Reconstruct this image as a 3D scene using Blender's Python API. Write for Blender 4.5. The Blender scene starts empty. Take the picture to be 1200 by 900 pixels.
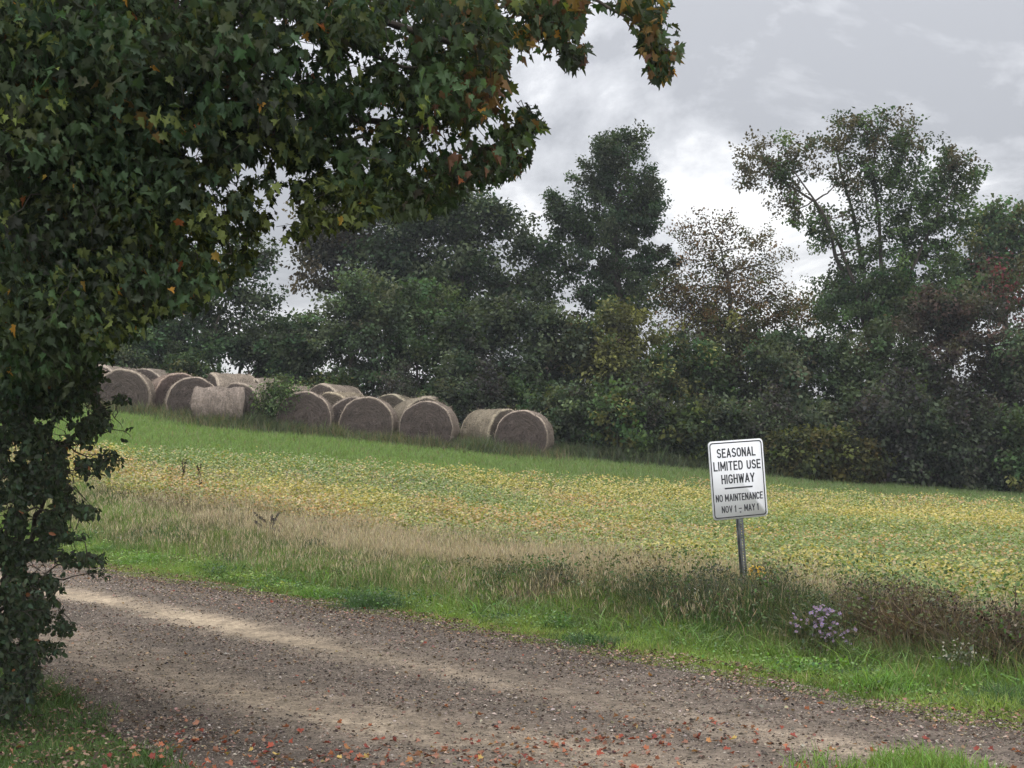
import bpy, math, random
import numpy as np
from mathutils import Vector, Matrix

SC = bpy.context.scene
COL = SC.collection
rng = np.random.default_rng(7)
random.seed(7)
R = math.radians

# ------------------------------------------------------------------ camera
FPX = 1650.0                      # focal length in pixels of a 1200 px wide picture
PITCH = math.atan(70 / FPX)
EYE = 1.6
cam_d = bpy.data.cameras.new('camera')
cam = bpy.data.objects.new('camera', cam_d)
COL.objects.link(cam)
cam.location = (0, 0, EYE)
cam.rotation_euler = (math.pi / 2 + PITCH, 0, 0)
cam_d.sensor_width = 36
cam_d.lens = FPX / 1200 * 36
cam_d.clip_start = 0.1
cam_d.clip_end = 3000
SC.camera = cam
SC.view_settings.view_transform = 'Standard'
SC.view_settings.look = 'None'
SC.view_settings.exposure = 0.2
SC.view_settings.gamma = 1.0
SC.view_settings.use_curve_mapping = False
SC.render.engine = 'CYCLES'
SC.cycles.max_bounces = 5
SC.cycles.diffuse_bounces = 3
SC.cycles.transmission_bounces = 3
SC.cycles.transparent_max_bounces = 6
SC.cycles.volume_bounces = 0
SC.cycles.caustics_reflective = False
SC.cycles.caustics_refractive = False
SC.cycles.use_denoising = True

# ------------------------------------------------------------------ sky and sun (overcast)
SUN_EL, SUN_AZ = R(52), R(-25)    # azimuth from +Y (straight ahead) towards +X; sun stands behind the tree line
w = bpy.data.worlds.new('World')
SC.world = w
w.use_nodes = True
nt = w.node_tree
nt.nodes.clear()
N, L = nt.nodes.new, nt.links.new
out = N('ShaderNodeOutputWorld')
sky = N('ShaderNodeTexSky'); sky.sky_type = 'NISHITA'; sky.sun_disc = False
sky.sun_elevation = SUN_EL; sky.sun_rotation = SUN_AZ
b1 = N('ShaderNodeBackground'); b1.inputs[1].default_value = 0.1
L(sky.outputs[0], b1.inputs[0])
tc = N('ShaderNodeTexCoord')
mp = N('ShaderNodeMapping'); mp.inputs['Scale'].default_value = (1, 1, 1.9)
mp.inputs['Location'].default_value = (1.3, 0.1, 0.62)
L(tc.outputs['Generated'], mp.inputs[0])
n1 = N('ShaderNodeTexNoise'); n1.inputs['Scale'].default_value = 3.6
n1.inputs['Detail'].default_value = 8; n1.inputs['Roughness'].default_value = 0.60
n1.inputs['Distortion'].default_value = 0.35
L(mp.outputs[0], n1.inputs['Vector'])
cr = N('ShaderNodeValToRGB')
e = cr.color_ramp.elements
e[0].position = 0.41; e[0].color = (0.45, 0.46, 0.49, 1)
e[1].position = 0.58; e[1].color = (1.2, 1.2, 1.2, 1)
m_ = e.new(0.49); m_.color = (0.68, 0.69, 0.72, 1)
L(n1.outputs['Fac'], cr.inputs[0])
sx = N('ShaderNodeSeparateXYZ'); L(tc.outputs['Generated'], sx.inputs[0])
ma = N('ShaderNodeMapRange')
ma.inputs['From Min'].default_value = 0.0; ma.inputs['From Max'].default_value = 1.0
ma.inputs['To Min'].default_value = 0.68; ma.inputs['To Max'].default_value = 2.3
L(sx.outputs['Z'], ma.inputs['Value'])
b2 = N('ShaderNodeBackground')
# sky brightened behind the camera, added fill for the sign, bales and trees
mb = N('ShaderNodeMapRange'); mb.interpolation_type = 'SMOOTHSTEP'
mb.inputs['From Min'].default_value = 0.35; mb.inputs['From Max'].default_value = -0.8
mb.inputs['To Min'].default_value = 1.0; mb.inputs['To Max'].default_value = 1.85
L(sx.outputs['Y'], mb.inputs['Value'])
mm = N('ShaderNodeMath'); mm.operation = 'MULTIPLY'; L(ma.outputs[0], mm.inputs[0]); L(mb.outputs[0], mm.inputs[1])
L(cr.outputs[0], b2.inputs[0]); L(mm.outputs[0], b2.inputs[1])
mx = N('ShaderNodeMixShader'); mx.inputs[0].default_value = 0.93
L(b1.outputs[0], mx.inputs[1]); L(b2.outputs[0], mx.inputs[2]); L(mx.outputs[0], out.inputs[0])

sun_d = bpy.data.lights.new('sun', 'SUN')
sun_d.energy = 1.5; sun_d.angle = R(14); sun_d.color = (1.0, 0.96, 0.9)
sun = bpy.data.objects.new('sun', sun_d); COL.objects.link(sun)
sdir = Vector((math.sin(SUN_AZ) * math.cos(SUN_EL), math.cos(SUN_AZ) * math.cos(SUN_EL), math.sin(SUN_EL)))
sun.rotation_euler = sdir.to_track_quat('Z', 'Y').to_euler()

# ------------------------------------------------------------------ helpers
RGT = np.array([1., 0, 0]); FWD = np.array([0, math.cos(PITCH), math.sin(PITCH)]); UPV = np.array([0, -math.sin(PITCH), math.cos(PITCH)])
CAMP = np.array([0, 0, EYE])
def W(px, py, Y):
    """point at distance Y in front of the camera seen at (px, py) of the 1200x900 photograph"""
    px = np.asarray(px, float); py = np.asarray(py, float); Y = np.asarray(Y, float)
    d = RGT * ((px - 600) / FPX)[..., None] + UPV * ((450 - py) / FPX)[..., None] + FWD
    return CAMP + d * (Y / d[..., 1])[..., None]
def proj(p):
    q = p - CAMP
    z = q @ FWD
    return 600 + FPX * (q @ RGT) / z, 450 - FPX * (q @ UPV) / z
DS = np.array([-0.64, 0.768]); DN = np.array([0.768, 0.64])       # along and across the road
def sn(x, y): return -0.64 * x + 0.768 * y, 0.768 * x + 0.64 * y
def xy(s, n): return -0.64 * s + 0.768 * n, 0.768 * s + 0.64 * n
def smooth(v, a, b):
    t = np.clip((v - a) / (b - a), 0, 1); return t * t * (3 - 2 * t)
def ground_z(x, y):
    x = np.asarray(x, float); y = np.asarray(y, float)
    yy = np.minimum(y, 47); s, n = sn(np.clip(x, -25, 40), yy)
    p = 0.140 * np.minimum(s, 42) - 0.0167 * n - 2.25
    z = 0.3 * np.logaddexp(0, p / 0.3) * smooth(n, 7.2, 10.2)
    z = z - 0.06 * np.clip(y - 47, 0, 150)
    _, nr = sn(x, y)
    z = z - 0.10 * np.exp(-((nr - 8.6) / 0.7) ** 2)
    return z
def vnoise(x, y, sc, seed=0, octv=3):
    """value noise in [0,1]"""
    x = np.asarray(x, float) / sc; y = np.asarray(y, float) / sc
    tot = np.zeros_like(x); amp = 1.; norm = 0.
    tab = np.random.default_rng(1000 + seed).random((256, 256))
    for o in range(octv):
        xi = np.floor(x).astype(int); yi = np.floor(y).astype(int)
        fx = x - xi; fy = y - yi; fx = fx * fx * (3 - 2 * fx); fy = fy * fy * (3 - 2 * fy)
        a = tab[xi % 256, yi % 256]; b = tab[(xi + 1) % 256, yi % 256]
        c = tab[xi % 256, (yi + 1) % 256]; d = tab[(xi + 1) % 256, (yi + 1) % 256]
        tot += amp * ((a * (1 - fx) + b * fx) * (1 - fy) + (c * (1 - fx) + d * fx) * fy)
        norm += amp; amp *= 0.5; x = x * 2.03 + 17.1; y = y * 2.03 + 5.7
    return tot / norm

def tag(o, label=None, cat=None, group=None, kind=None):
    if label: o['label'] = label
    if cat: o['category'] = cat
    if group: o['group'] = group
    if kind: o['kind'] = kind
    return o
def link(name, data, parent=None):
    o = bpy.data.objects.new(name, data); COL.objects.link(o)
    if parent is not None: o.parent = parent
    return o
def empty(name, loc=(0, 0, 0), rz=0.0):
    o = bpy.data.objects.new(name, None); COL.objects.link(o)
    o.location = loc; o.rotation_euler = (0, 0, rz); o.empty_display_size = 0.3
    return o
def copy_tree(o, parent=None):
    c = o.copy(); COL.objects.link(c); c.parent = parent
    for ch in o.children: copy_tree(ch, c)
    return c

class Geo:
    """collects polygons of any size with a colour per vertex, builds one mesh"""
    def __init__(s): s.v = []; s.c = []; s.f = []; s.n = 0
    def add(s, verts, faces, col):
        verts = np.asarray(verts, np.float32).reshape(-1, 3)
        faces = [np.asarray(f, np.int64) for f in (faces if isinstance(faces, list) else [faces])]
        col = np.asarray(col, np.float32)
        if col.ndim == 1: col = np.repeat(col[None, :3], len(verts), 0)
        s.v.append(verts); s.c.append(col[:, :3])
        for f in faces: s.f.append(f + s.n)
        s.n += len(verts); return s
    def mesh(s, name, mat, smooth_=False, origin=(0, 0, 0)):
        me = bpy.data.meshes.new(name)
        v = np.concatenate(s.v) - np.asarray(origin, np.float32); c = np.concatenate(s.c)
        me.vertices.add(len(v)); me.vertices.foreach_set('co', v.ravel())
        idx = np.concatenate([f.ravel() for f in s.f]).astype(np.int32)
        tot = np.concatenate([np.full(len(f), f.shape[1], np.int32) for f in s.f])
        st = np.concatenate([[0], np.cumsum(tot)[:-1]]).astype(np.int32)
        me.loops.add(len(idx)); me.loops.foreach_set('vertex_index', idx)
        me.polygons.add(len(tot)); me.polygons.foreach_set('loop_start', st)
        me.update(calc_edges=True)
        a = me.color_attributes.new('tint', 'FLOAT_COLOR', 'POINT')
        a.data.foreach_set('color', np.concatenate([c, np.ones((len(c), 1), np.float32)], 1).ravel())
        if smooth_: me.polygons.foreach_set('use_smooth', np.ones(len(tot), bool))
        me.materials.append(mat)
        return me
    def build(s, name, mat, parent=None, smooth_=False, origin=(0, 0, 0)):
        return link(name, s.mesh(name, mat, smooth_, origin), parent)

def unit(a): return a / np.maximum(np.linalg.norm(a, axis=-1, keepdims=True), 1e-9)
def stamp(geo, tmpl, faces, pos, tip, nrm, size, col, width=None):
    """place a small template at many points: u across, v along tip, w along the normal"""
    tip = unit(tip); nrm = unit(nrm - tip * np.sum(nrm * tip, 1, keepdims=True)); side = np.cross(tip, nrm)
    size = np.asarray(size, float)[:, None, None]
    wd = size if width is None else np.asarray(width, float)[:, None, None]
    T = np.asarray(tmpl, float)
    v = pos[:, None, :] + wd * T[None, :, 0:1] * side[:, None, :] + size * T[None, :, 1:2] * tip[:, None, :] + size * T[None, :, 2:3] * nrm[:, None, :]
    k = len(T); off = (np.arange(len(pos)) * k)[:, None, None]
    fl = [(np.asarray(f)[None] + off).reshape(-1, len(f[0])) for f in faces]
    geo.add(v.reshape(-1, 3), fl, np.repeat(col, k, 0))
QUAD = [(0, 0, 0), (.34, .45, .08), (0, 1, -.06), (-.34, .45, .08)]; QUAD_F = [[(0, 1, 2, 3)]]
OVAL = [(0, 0, 0), (.26, .28, .06), (.25, .66, .04), (0, 1, -.08), (-.25, .66, .04), (-.26, .28, .06)]
OVAL_F = [[(0, 1, 2, 3), (0, 3, 4, 5)]]
_half = [(.30, -.05), (.44, .06), (.30, .20), (.62, .46), (.38, .50), (.37, .66), (.17, .58), (.15, .82)]
MAPLE = [(0, 0, 0), (0, 1.05, -.38)] + [(x, y, .42 * x - .36 * y * y) for x, y in _half] + [(-x, y, .42 * x - .36 * y * y) for x, y in _half]
MAPLE_F = [[(0,) + tuple(range(2, 10)) + (1,), (1,) + tuple(range(17, 9, -1)) + (0,)]]
def stone_t():
    return [(1, 0, 0), (0, 1, 0), (-.9, .1, 0), (.1, -1, 0), (.1, .1, .6), (0, 0, -.4)]
STONE_F = [[(0, 1, 4), (1, 2, 4), (2, 3, 4), (3, 0, 4)]]

def rand_dirs(n, flat=1.0):
    d = rng.normal(size=(n, 3)); d[:, 2] *= flat; return unit(d)
def jitter(col, n, amt=.25, hue=.08):
    c = np.repeat(np.asarray(col, float)[None], n, 0)
    c = c * (1 + amt * rng.normal(size=(n, 1))) * (1 + hue * rng.normal(size=(n, 3)))
    return np.clip(c, .004, .95)

def tube(geo, pts, rad, sides=5, col=(1, 1, 1)):
    pts = np.asarray(pts, float); rad = np.asarray(rad, float); m = len(pts)
    t = unit(np.gradient(pts, axis=0))
    ref = np.array([0.31, 0.95, 0.05]); a = unit(np.cross(t, ref) + 1e-6); b = np.cross(t, a)
    ang = np.arange(sides) * 2 * math.pi / sides
    v = pts[:, None] + rad[:, None, None] * (np.cos(ang)[None, :, None] * a[:, None] + np.sin(ang)[None, :, None] * b[:, None])
    i = np.arange(m - 1)[:, None] * sides; j = np.arange(sides)[None]; k = (j + 1) % sides
    f = np.stack([i + j, i + k, i + sides + k, i + sides + j], -1).reshape(-1, 4)
    geo.add(v.reshape(-1, 3), f, np.asarray(col, float))
    geo.add(v[-1], np.arange(sides)[None], np.asarray(col, float))
def curve(a, b, n=6, sag=0.0, wob=0.0):
    a = np.asarray(a, float); b = np.asarray(b, float); t = np.linspace(0, 1, n)[:, None]
    p = a + (b - a) * t; d = np.linalg.norm(b - a)
    p[:, 2] += sag * d * np.sin(math.pi * t[:, 0])
    if wob:
        q = rng.normal(size=(n, 3)) * wob * d; q[0] = 0; q[-1] = 0; p += q
    return p

# ------------------------------------------------------------------ materials
def new_mat(name):
    m = bpy.data.materials.new(name); m.use_nodes = True; t = m.node_tree; t.nodes.clear()
    return m, t, t.nodes.new, t.links.new
def leaf_mat(name, trans=.3, rough=.5, spec=.3):
    m, t, N, L = new_mat(name)
    o = N('ShaderNodeOutputMaterial'); a = N('ShaderNodeAttribute'); a.attribute_name = 'tint'
    oi = N('ShaderNodeObjectInfo')
    mul = N('ShaderNodeMix'); mul.data_type = 'RGBA'; mul.blend_type = 'MULTIPLY'; mul.inputs[0].default_value = 1
    L(a.outputs['Color'], mul.inputs[6]); L(oi.outputs['Color'], mul.inputs[7])
    p = N('ShaderNodeBsdfPrincipled'); p.inputs['Roughness'].default_value = rough
    p.inputs['Specular IOR Level'].default_value = spec
    L(mul.outputs[2], p.inputs['Base Color'])
    tr = N('ShaderNodeBsdfTranslucent')
    g = N('ShaderNodeMix'); g.data_type = 'RGBA'; g.blend_type = 'MULTIPLY'; g.inputs[0].default_value = 1
    g.inputs[7].default_value = (1.25, 1.3, .6, 1); L(mul.outputs[2], g.inputs[6]); L(g.outputs[2], tr.inputs[0])
    mx = N('ShaderNodeMixShader'); mx.inputs[0].default_value = trans
    L(p.outputs[0], mx.inputs[1]); L(tr.outputs[0], mx.inputs[2]); L(mx.outputs[0], o.inputs[0])
    return m
def noise_mat(name, c1, c2, scale=8, rough=.9, bump=.3, stretch=(1, 1, 1), use_tint=False, metal=0., detail=6):
    m, t, N, L = new_mat(name)
    o = N('ShaderNodeOutputMaterial'); p = N('ShaderNodeBsdfPrincipled'); p.inputs['Roughness'].default_value = rough
    p.inputs['Metallic'].default_value = metal; p.inputs['Specular IOR Level'].default_value = .25
    tcn = N('ShaderNodeTexCoord'); mpn = N('ShaderNodeMapping'); mpn.inputs['Scale'].default_value = stretch
    L(tcn.outputs['Object'], mpn.inputs[0])
    nn = N('ShaderNodeTexNoise'); nn.inputs['Scale'].default_value = scale; nn.inputs['Detail'].default_value = detail
    L(mpn.outputs[0], nn.inputs['Vector'])
    r = N('ShaderNodeValToRGB'); r.color_ramp.elements[0].position = .35; r.color_ramp.elements[1].position = .65
    r.color_ramp.elements[0].color = (*c1, 1); r.color_ramp.elements[1].color = (*c2, 1)
    L(nn.outputs['Fac'], r.inputs[0])
    src = r.outputs[0]
    if use_tint:
        a = N('ShaderNodeAttribute'); a.attribute_name = 'tint'
        mul = N('ShaderNodeMix'); mul.data_type = 'RGBA'; mul.blend_type = 'MULTIPLY'; mul.inputs[0].default_value = 1
        L(src, mul.inputs[6]); L(a.outputs['Color'], mul.inputs[7]); src = mul.outputs[2]
    L(src, p.inputs['Base Color'])
    if bump:
        b = N('ShaderNodeBump'); b.inputs['Strength'].default_value = bump; b.inputs['Distance'].default_value = .03
        L(nn.outputs['Fac'], b.inputs['Height']); L(b.outputs[0], p.inputs['Normal'])
    L(p.outputs[0], o.inputs[0]); return m
M_LEAF = leaf_mat('foliage', .38, .6, .2)
M_FAR = leaf_mat('far_foliage', .30, .75, .12)
M_GRASS = leaf_mat('grass_blade', .30, .5, .25)
M_DRY = leaf_mat('dry_plant', .20, .8, .1)
M_BARK = noise_mat('bark', (.035, .028, .022), (.10, .085, .07), 14, .95, .6, (1, 1, .25))
M_STONE = noise_mat('stone', (.6, .6, .6), (1, 1, 1), 40, .9, 0, use_tint=True)

def solid(name, c, rough=.6, metal=0):
    m, t, N, L = new_mat(name)
    o = N('ShaderNodeOutputMaterial'); p = N('ShaderNodeBsdfPrincipled')
    p.inputs['Base Color'].default_value = (*c, 1); p.inputs['Roughness'].default_value = rough; p.inputs['Metallic'].default_value = metal
    L(p.outputs[0], o.inputs[0]); return m

# ------------------------------------------------------------------ ground
def grid(xs, ys, zf, name, mat, colf=None):
    X, Y = np.meshgrid(xs, ys, indexing='ij'); Z = zf(X, Y)
    v = np.stack([X, Y, Z], -1).reshape(-1, 3); nx, ny = X.shape
    i = np.arange(nx - 1)[:, None] * ny; j = np.arange(ny - 1)[None]
    f = np.stack([i + j, i + ny + j, i + ny + j + 1, i + j + 1], -1).reshape(-1, 4)
    g = Geo(); c = colf(X, Y).reshape(-1, 3) if colf else np.ones((len(v), 3))
    g.add(v, f, c); return g.build(name, mat, smooth_=True)
xs = np.concatenate([[-900, -500, -250, -120, -70, -45], np.arange(-32, 32.1, .4), [45, 70, 120, 250, 500, 900]])
ys = np.concatenate([[-300, -100, -40, -15], np.arange(-6, 56.1, .4), [60, 66, 74, 85, 100, 130, 180, 300, 600, 1400]])
def gcol(X, Y):
    s, n = sn(X, Y)
    far = smooth(Y + .3 * X * 0, 33, 36)
    a = vnoise(X, Y, 2.5, 3)[..., None]
    soil = np.array([.075, .075, .035]) * (0.7 + .6 * a)
    grass = np.array([.045, .07, .022]) * (0.6 + .8 * a)
    fld = (smooth(n, 10.5, 12.5) * (1 - smooth(Y, 27, 31)))[..., None]
    wood = smooth(Y, 40, 43)[..., None]
    c = grass * (1 - fld) + soil * fld
    return c * (1 - wood) + np.array([.03, .028, .02]) * wood
M_GROUND = noise_mat('soil_and_turf', (.6, .6, .6), (1.3, 1.25, 1.1), 9, .95, .5, use_tint=True)
gr = grid(xs, ys, ground_z, 'ground', M_GROUND, gcol)
tag(gr, 'rolling farmland of turf and stubble soil under the crop and trees', 'ground', kind='structure')

# road: gravel with paler wheel tracks, laid along s
def road_mat():
    m, t, N, L = new_mat('gravel_road')
    o = N('ShaderNodeOutputMaterial'); p = N('ShaderNodeBsdfPrincipled'); p.inputs['Roughness'].default_value = .92
    p.inputs['Specular IOR Level'].default_value = .2
    a = N('ShaderNodeAttribute'); a.attribute_name = 'tint'
    tcn = N('ShaderNodeTexCoord')
    n1 = N('ShaderNodeTexNoise'); n1.inputs['Scale'].default_value = 24; n1.inputs['Detail'].default_value = 8; n1.inputs['Roughness'].default_value = .85
    n2 = N('ShaderNodeTexNoise'); n2.inputs['Scale'].default_value = 6; n2.inputs['Detail'].default_value = 6
    vo = N('ShaderNodeTexVoronoi'); vo.inputs['Scale'].default_value = 55
    for q in (n1, n2, vo): L(tcn.outputs['Object'], q.inputs['Vector'])
    r = N('ShaderNodeMapRange'); r.inputs['From Min'].default_value = .3; r.inputs['From Max'].default_value = .7
    r.inputs['To Min'].default_value = .35; r.inputs['To Max'].default_value = 1.6; L(n1.outputs['Fac'], r.inputs['Value'])
    r2 = N('ShaderNodeMapRange'); r2.inputs['From Min'].default_value = .35; r2.inputs['From Max'].default_value = .65
    r2.inputs['To Min'].default_value = .8; r2.inputs['To Max'].default_value = 1.2; L(n2.outputs['Fac'], r2.inputs['Value'])
    mm = N('ShaderNodeMath'); mm.operation = 'MULTIPLY'; L(r.outputs[0], mm.inputs[0]); L(r2.outputs[0], mm.inputs[1])
    vm = N('ShaderNodeVectorMath'); vm.operation = 'SCALE'; L(a.outputs['Color'], vm.inputs[0]); L(mm.outputs[0], vm.inputs['Scale'])
    L(vm.outputs[0], p.inputs['Base Color'])
    ad = N('ShaderNodeMath'); L(n1.outputs['Fac'], ad.inputs[0]); L(vo.outputs['Distance'], ad.inputs[1])
    b = N('ShaderNodeBump'); b.inputs['Strength'].default_value = .8; b.inputs['Distance'].default_value = .015
    L(ad.outputs[0], b.inputs['Height']); L(b.outputs[0], p.inputs['Normal']); L(p.outputs[0], o.inputs[0]); return m
def track(s, n):
    """0..1: how much a place on the road is bare packed dirt"""
    wob = .22 * (vnoise(s, s * 0, 4, 5) - .5)
    fade1 = 1 - .62 * smooth(-s, -12, -6.5)
    t1 = 1.15 * np.exp(-((n - 5.95 - wob) / .29) ** 2) * fade1
    t2 = .42 * np.exp(-((n - 4.45 - wob) / .42) ** 2) * (1 - .3 * smooth(-s, -9, -6))
    t3 = .45 * np.exp(-((n - 4.0 + .25 * (s - 9)) / .35) ** 2) * smooth(-s, -9, -7)
    br = (.72 + .4 * vnoise(s, n, .9, 6)) * (.6 + .8 * vnoise(s * .16, n, .13, 16))
    return np.clip((t1 + t2 + t3) * br, 0, 1)
def edge_far(s): return 7.25 + .28 * smooth(s, 6, 10) - .15 * smooth(s, 13, 17) + .22 * (vnoise(s, s * 0, 1.3, 9) - .5)
def edge_near(s): return 3.2 + .5 * smooth(s, 6, 10) + .2 * (vnoise(s, s * 0, 1.1, 11) - .5)
def road():
    S = np.concatenate([np.arange(-60, 0, 2.), np.arange(0, 26, .08), np.arange(26, 45, 1.)]); K = 60
    u = np.linspace(0, 1, K)[None]; ss = np.repeat(S[:, None], K, 1)
    n = edge_near(S)[:, None] * (1 - u) + edge_far(S)[:, None] * u
    X, Y = xy(ss, n); tr = track(ss, n)
    edge = np.minimum(u, 1 - u) * 8
    Z = ground_z(X, Y) + .006 + .035 * np.clip(edge, 0, 1) - .03 * tr + .035 * (vnoise(ss, n, .28, 8) - .5) * np.clip(edge, 0, 1)
    dark = np.array([.128, .102, .082]); tan = np.array([.37, .295, .21])
    c = dark + (tan - dark) * tr[..., None]
    c = c * (.62 + .76 * vnoise(ss * .22, n, .28, 12)[..., None])
    v = np.stack([X, Y, Z], -1).reshape(-1, 3); i = np.arange(len(S) - 1)[:, None] * K; j = np.arange(K - 1)[None]
    f = np.stack([i + j, i + j + 1, i + K + j + 1, i + K + j], -1).reshape(-1, 4)
    g = Geo(); g.add(v, f, c.reshape(-1, 3)); o = g.build('road', road_mat(), smooth_=True)
    tag(o, 'dirt and gravel track with pale wheel ruts crossing the foreground', 'road', kind='structure')
road()
def road_z(x, y):
    s, n = sn(x, y); return ground_z(x, y) + .041 - .03 * track(s, n) + .035 * (vnoise(s, n, .28, 8) - .5)

def in_view(x, y, z, m=60):
    P = np.stack([x, y, z], -1); px, py = proj(P)
    return (px > -m - 170) & (px < 1370 + m) & (py < 960 + m) & (py > -m) & (y > 1)

def gravel():
    n_ = 520000
    s = rng.uniform(1.5, 22, n_); n = rng.uniform(3.2, 7.6, n_)
    d = track(s, n); keep = (n > edge_near(s) - .05) & (n < edge_far(s) + .1) & (rng.random(n_) > d * 1.05)
    s, n = s[keep], n[keep]; x, y = xy(s, n); z = road_z(x, y) - .002
    k = in_view(x, y, z); x, y, z = x[k], y[k], z[k]; m = len(x)
    size = np.clip(rng.lognormal(-5.6, .48, m), .0018, .018)
    col = jitter((.175, .140, .112), m, .45, .05); lt = rng.random(m) < .16; col[lt] = jitter((.42, .36, .31), lt.sum(), .15, .04)
    dk = rng.random(m) < .40; col[dk] = jitter((.056, .043, .035), dk.sum(), .3, .05)
    a = rng.uniform(0, 6.28, m); tip = np.stack([np.cos(a), np.sin(a), rng.normal(0, .15, m)], 1)
    nr = np.stack([rng.normal(0, .3, m), rng.normal(0, .3, m), np.ones(m)], 1)
    g = Geo(); stamp(g, stone_t(), STONE_F, np.stack([x, y, z + size * .3], 1), tip, nr, size, col, size * rng.uniform(.5, 1.2, m))
    tag(g.build('gravel', M_STONE), 'loose grey brown gravel and grit strewn over the dirt road', 'gravel', kind='stuff')
gravel()

def fallen_leaves():
    g = Geo()
    # brown and dry crumbs everywhere, red and orange ones towards the near edge
    n_ = 130000; s = rng.uniform(1.5, 22, n_); n = rng.uniform(2.6, 7.9, n_)
    bare = track(s, n); x, y = xy(s, n); z = road_z(x, y)
    k = in_view(x, y, z) & (rng.random(n_) > bare * 1.0) & (vnoise(x, y, .5, 24) > .36) & (rng.random(n_) < .45 + .55 * smooth(n, 6.3, 7.2) + .5 * smooth(-n, -4, -3.4)); x, y, z, s, n = x[k], y[k], z[k], s[k], n[k]; m = len(x)
    col = jitter((.25, .165, .12), m, .35, .1); p = rng.random(m)
    col[p < .48] = jitter((.07, .048, .038), (p < .48).sum(), .3, .08)
    col[p > .93] = jitter((.42, .31, .24), (p > .93).sum(), .2, .08)
    px, py = proj(np.stack([x, y, z], 1))
    a = rng.uniform(0, 6.28, m); tip = np.stack([np.cos(a), np.sin(a), rng.normal(0, .25, m)], 1)
    nr = np.stack([rng.normal(0, .45, m), rng.normal(0, .45, m), np.ones(m)], 1)
    sz = rng.uniform(.008, .028, m)
    stamp(g, OVAL, OVAL_F, np.stack([x, y, z + rng.uniform(-.01, .012, m)], 1), tip, nr, sz, col, sz * 1.6)
    # coloured maple leaves
    n_ = 26000; s = rng.uniform(2.5, 20, n_); n = rng.uniform(2.2, 7.9, n_); x, y = xy(s, n); z = road_z(x, y)
    px, py = proj(np.stack([x, y, z], 1))
    dens = .012 + .95 * smooth(py + 22 * (vnoise(x, y, .8, 21) - .5) + 35 * np.exp(-((px - 760) / 260) ** 2) + 22 * np.exp(-((px - 250) / 110) ** 2), 862, 915) \
        + .10 * smooth(py, 800, 880) * (px > 150)
    dens *= np.where(px < 170, .35, 1) * np.where(vnoise(x, y, .45, 22) > .45, 1.0, .35) * np.where(px > 960, .3, 1)
    k = in_view(x, y, z) & (rng.random(n_) < dens * .62); x, y, z = x[k], y[k], z[k]; m = len(x)
    pal = np.array([(.29, .075, .05), (.34, .125, .07), (.36, .18, .08), (.21, .055, .045), (.34, .17, .12), (.45, .32, .11), (.30, .15, .10)])
    col = pal[rng.choice(len(pal), m, p=[.24, .22, .12, .14, .16, .04, .08])] * (1 + .2 * rng.normal(size=(m, 1))); col = np.clip(col, .02, .8)
    a = rng.uniform(0, 6.28, m); tip = np.stack([np.cos(a), np.sin(a), rng.normal(0, .3, m)], 1)
    nr = np.stack([rng.normal(0, .6, m), rng.normal(0, .6, m), np.ones(m)], 1)
    sz = rng.uniform(.014, .042, m)
    stamp(g, MAPLE, MAPLE_F, np.stack([x, y, z + rng.uniform(0, .018, m)], 1), tip, nr, sz, col)
    tag(g.build('fallen_leaves', M_DRY), 'fallen red orange and brown leaves littering the near side of the road', 'leaf litter', kind='stuff')
fallen_leaves()

# ------------------------------------------------------------------ grass
BL = [(-.5, 0), (.5, 0), (-.42, .5), (.42, .5), (0, 1)]
def blades(geo, x, y, z, h, wdt, lean, col, droop=1.0):
    m = len(x); a = rng.uniform(0, 2 * math.pi, m); ld = np.stack([np.cos(a), np.sin(a), 0 * a], 1)
    b = rng.uniform(0, 2 * math.pi, m); sd = np.stack([np.cos(b), np.sin(b), 0 * b], 1)
    base = np.stack([x, y, z], 1); T = np.array(BL)
    vv = T[None, :, 1:2]; u = T[None, :, 0:1]
    ln = (lean * h)[:, None, None]
    v = base[:, None] + u * wdt[:, None, None] * sd[:, None] + vv * h[:, None, None] * np.array([0, 0, 1.])[None, None] \
        + ln * (vv ** 1.7) * ld[:, None] - droop * .35 * ln * (vv ** 3) * np.array([0, 0, 1.])[None, None]
    off = (np.arange(m) * 5)[:, None]
    f4 = np.array([0, 1, 3, 2])[None] + off; f3 = np.array([2, 3, 4])[None] + off
    geo.add(v.reshape(-1, 3), [f4, f3], np.repeat(col, 5, 0))
GREEN = np.array((.155, .25, .06)); LIME = np.array((.29, .35, .10)); DEEP = np.array((.065, .118, .038)); STRAW = np.array((.34, .27, .17))
def mixc(a, b, t): return np.asarray(a) * (1 - t[:, None]) + np.asarray(b) * t[:, None]

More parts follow.
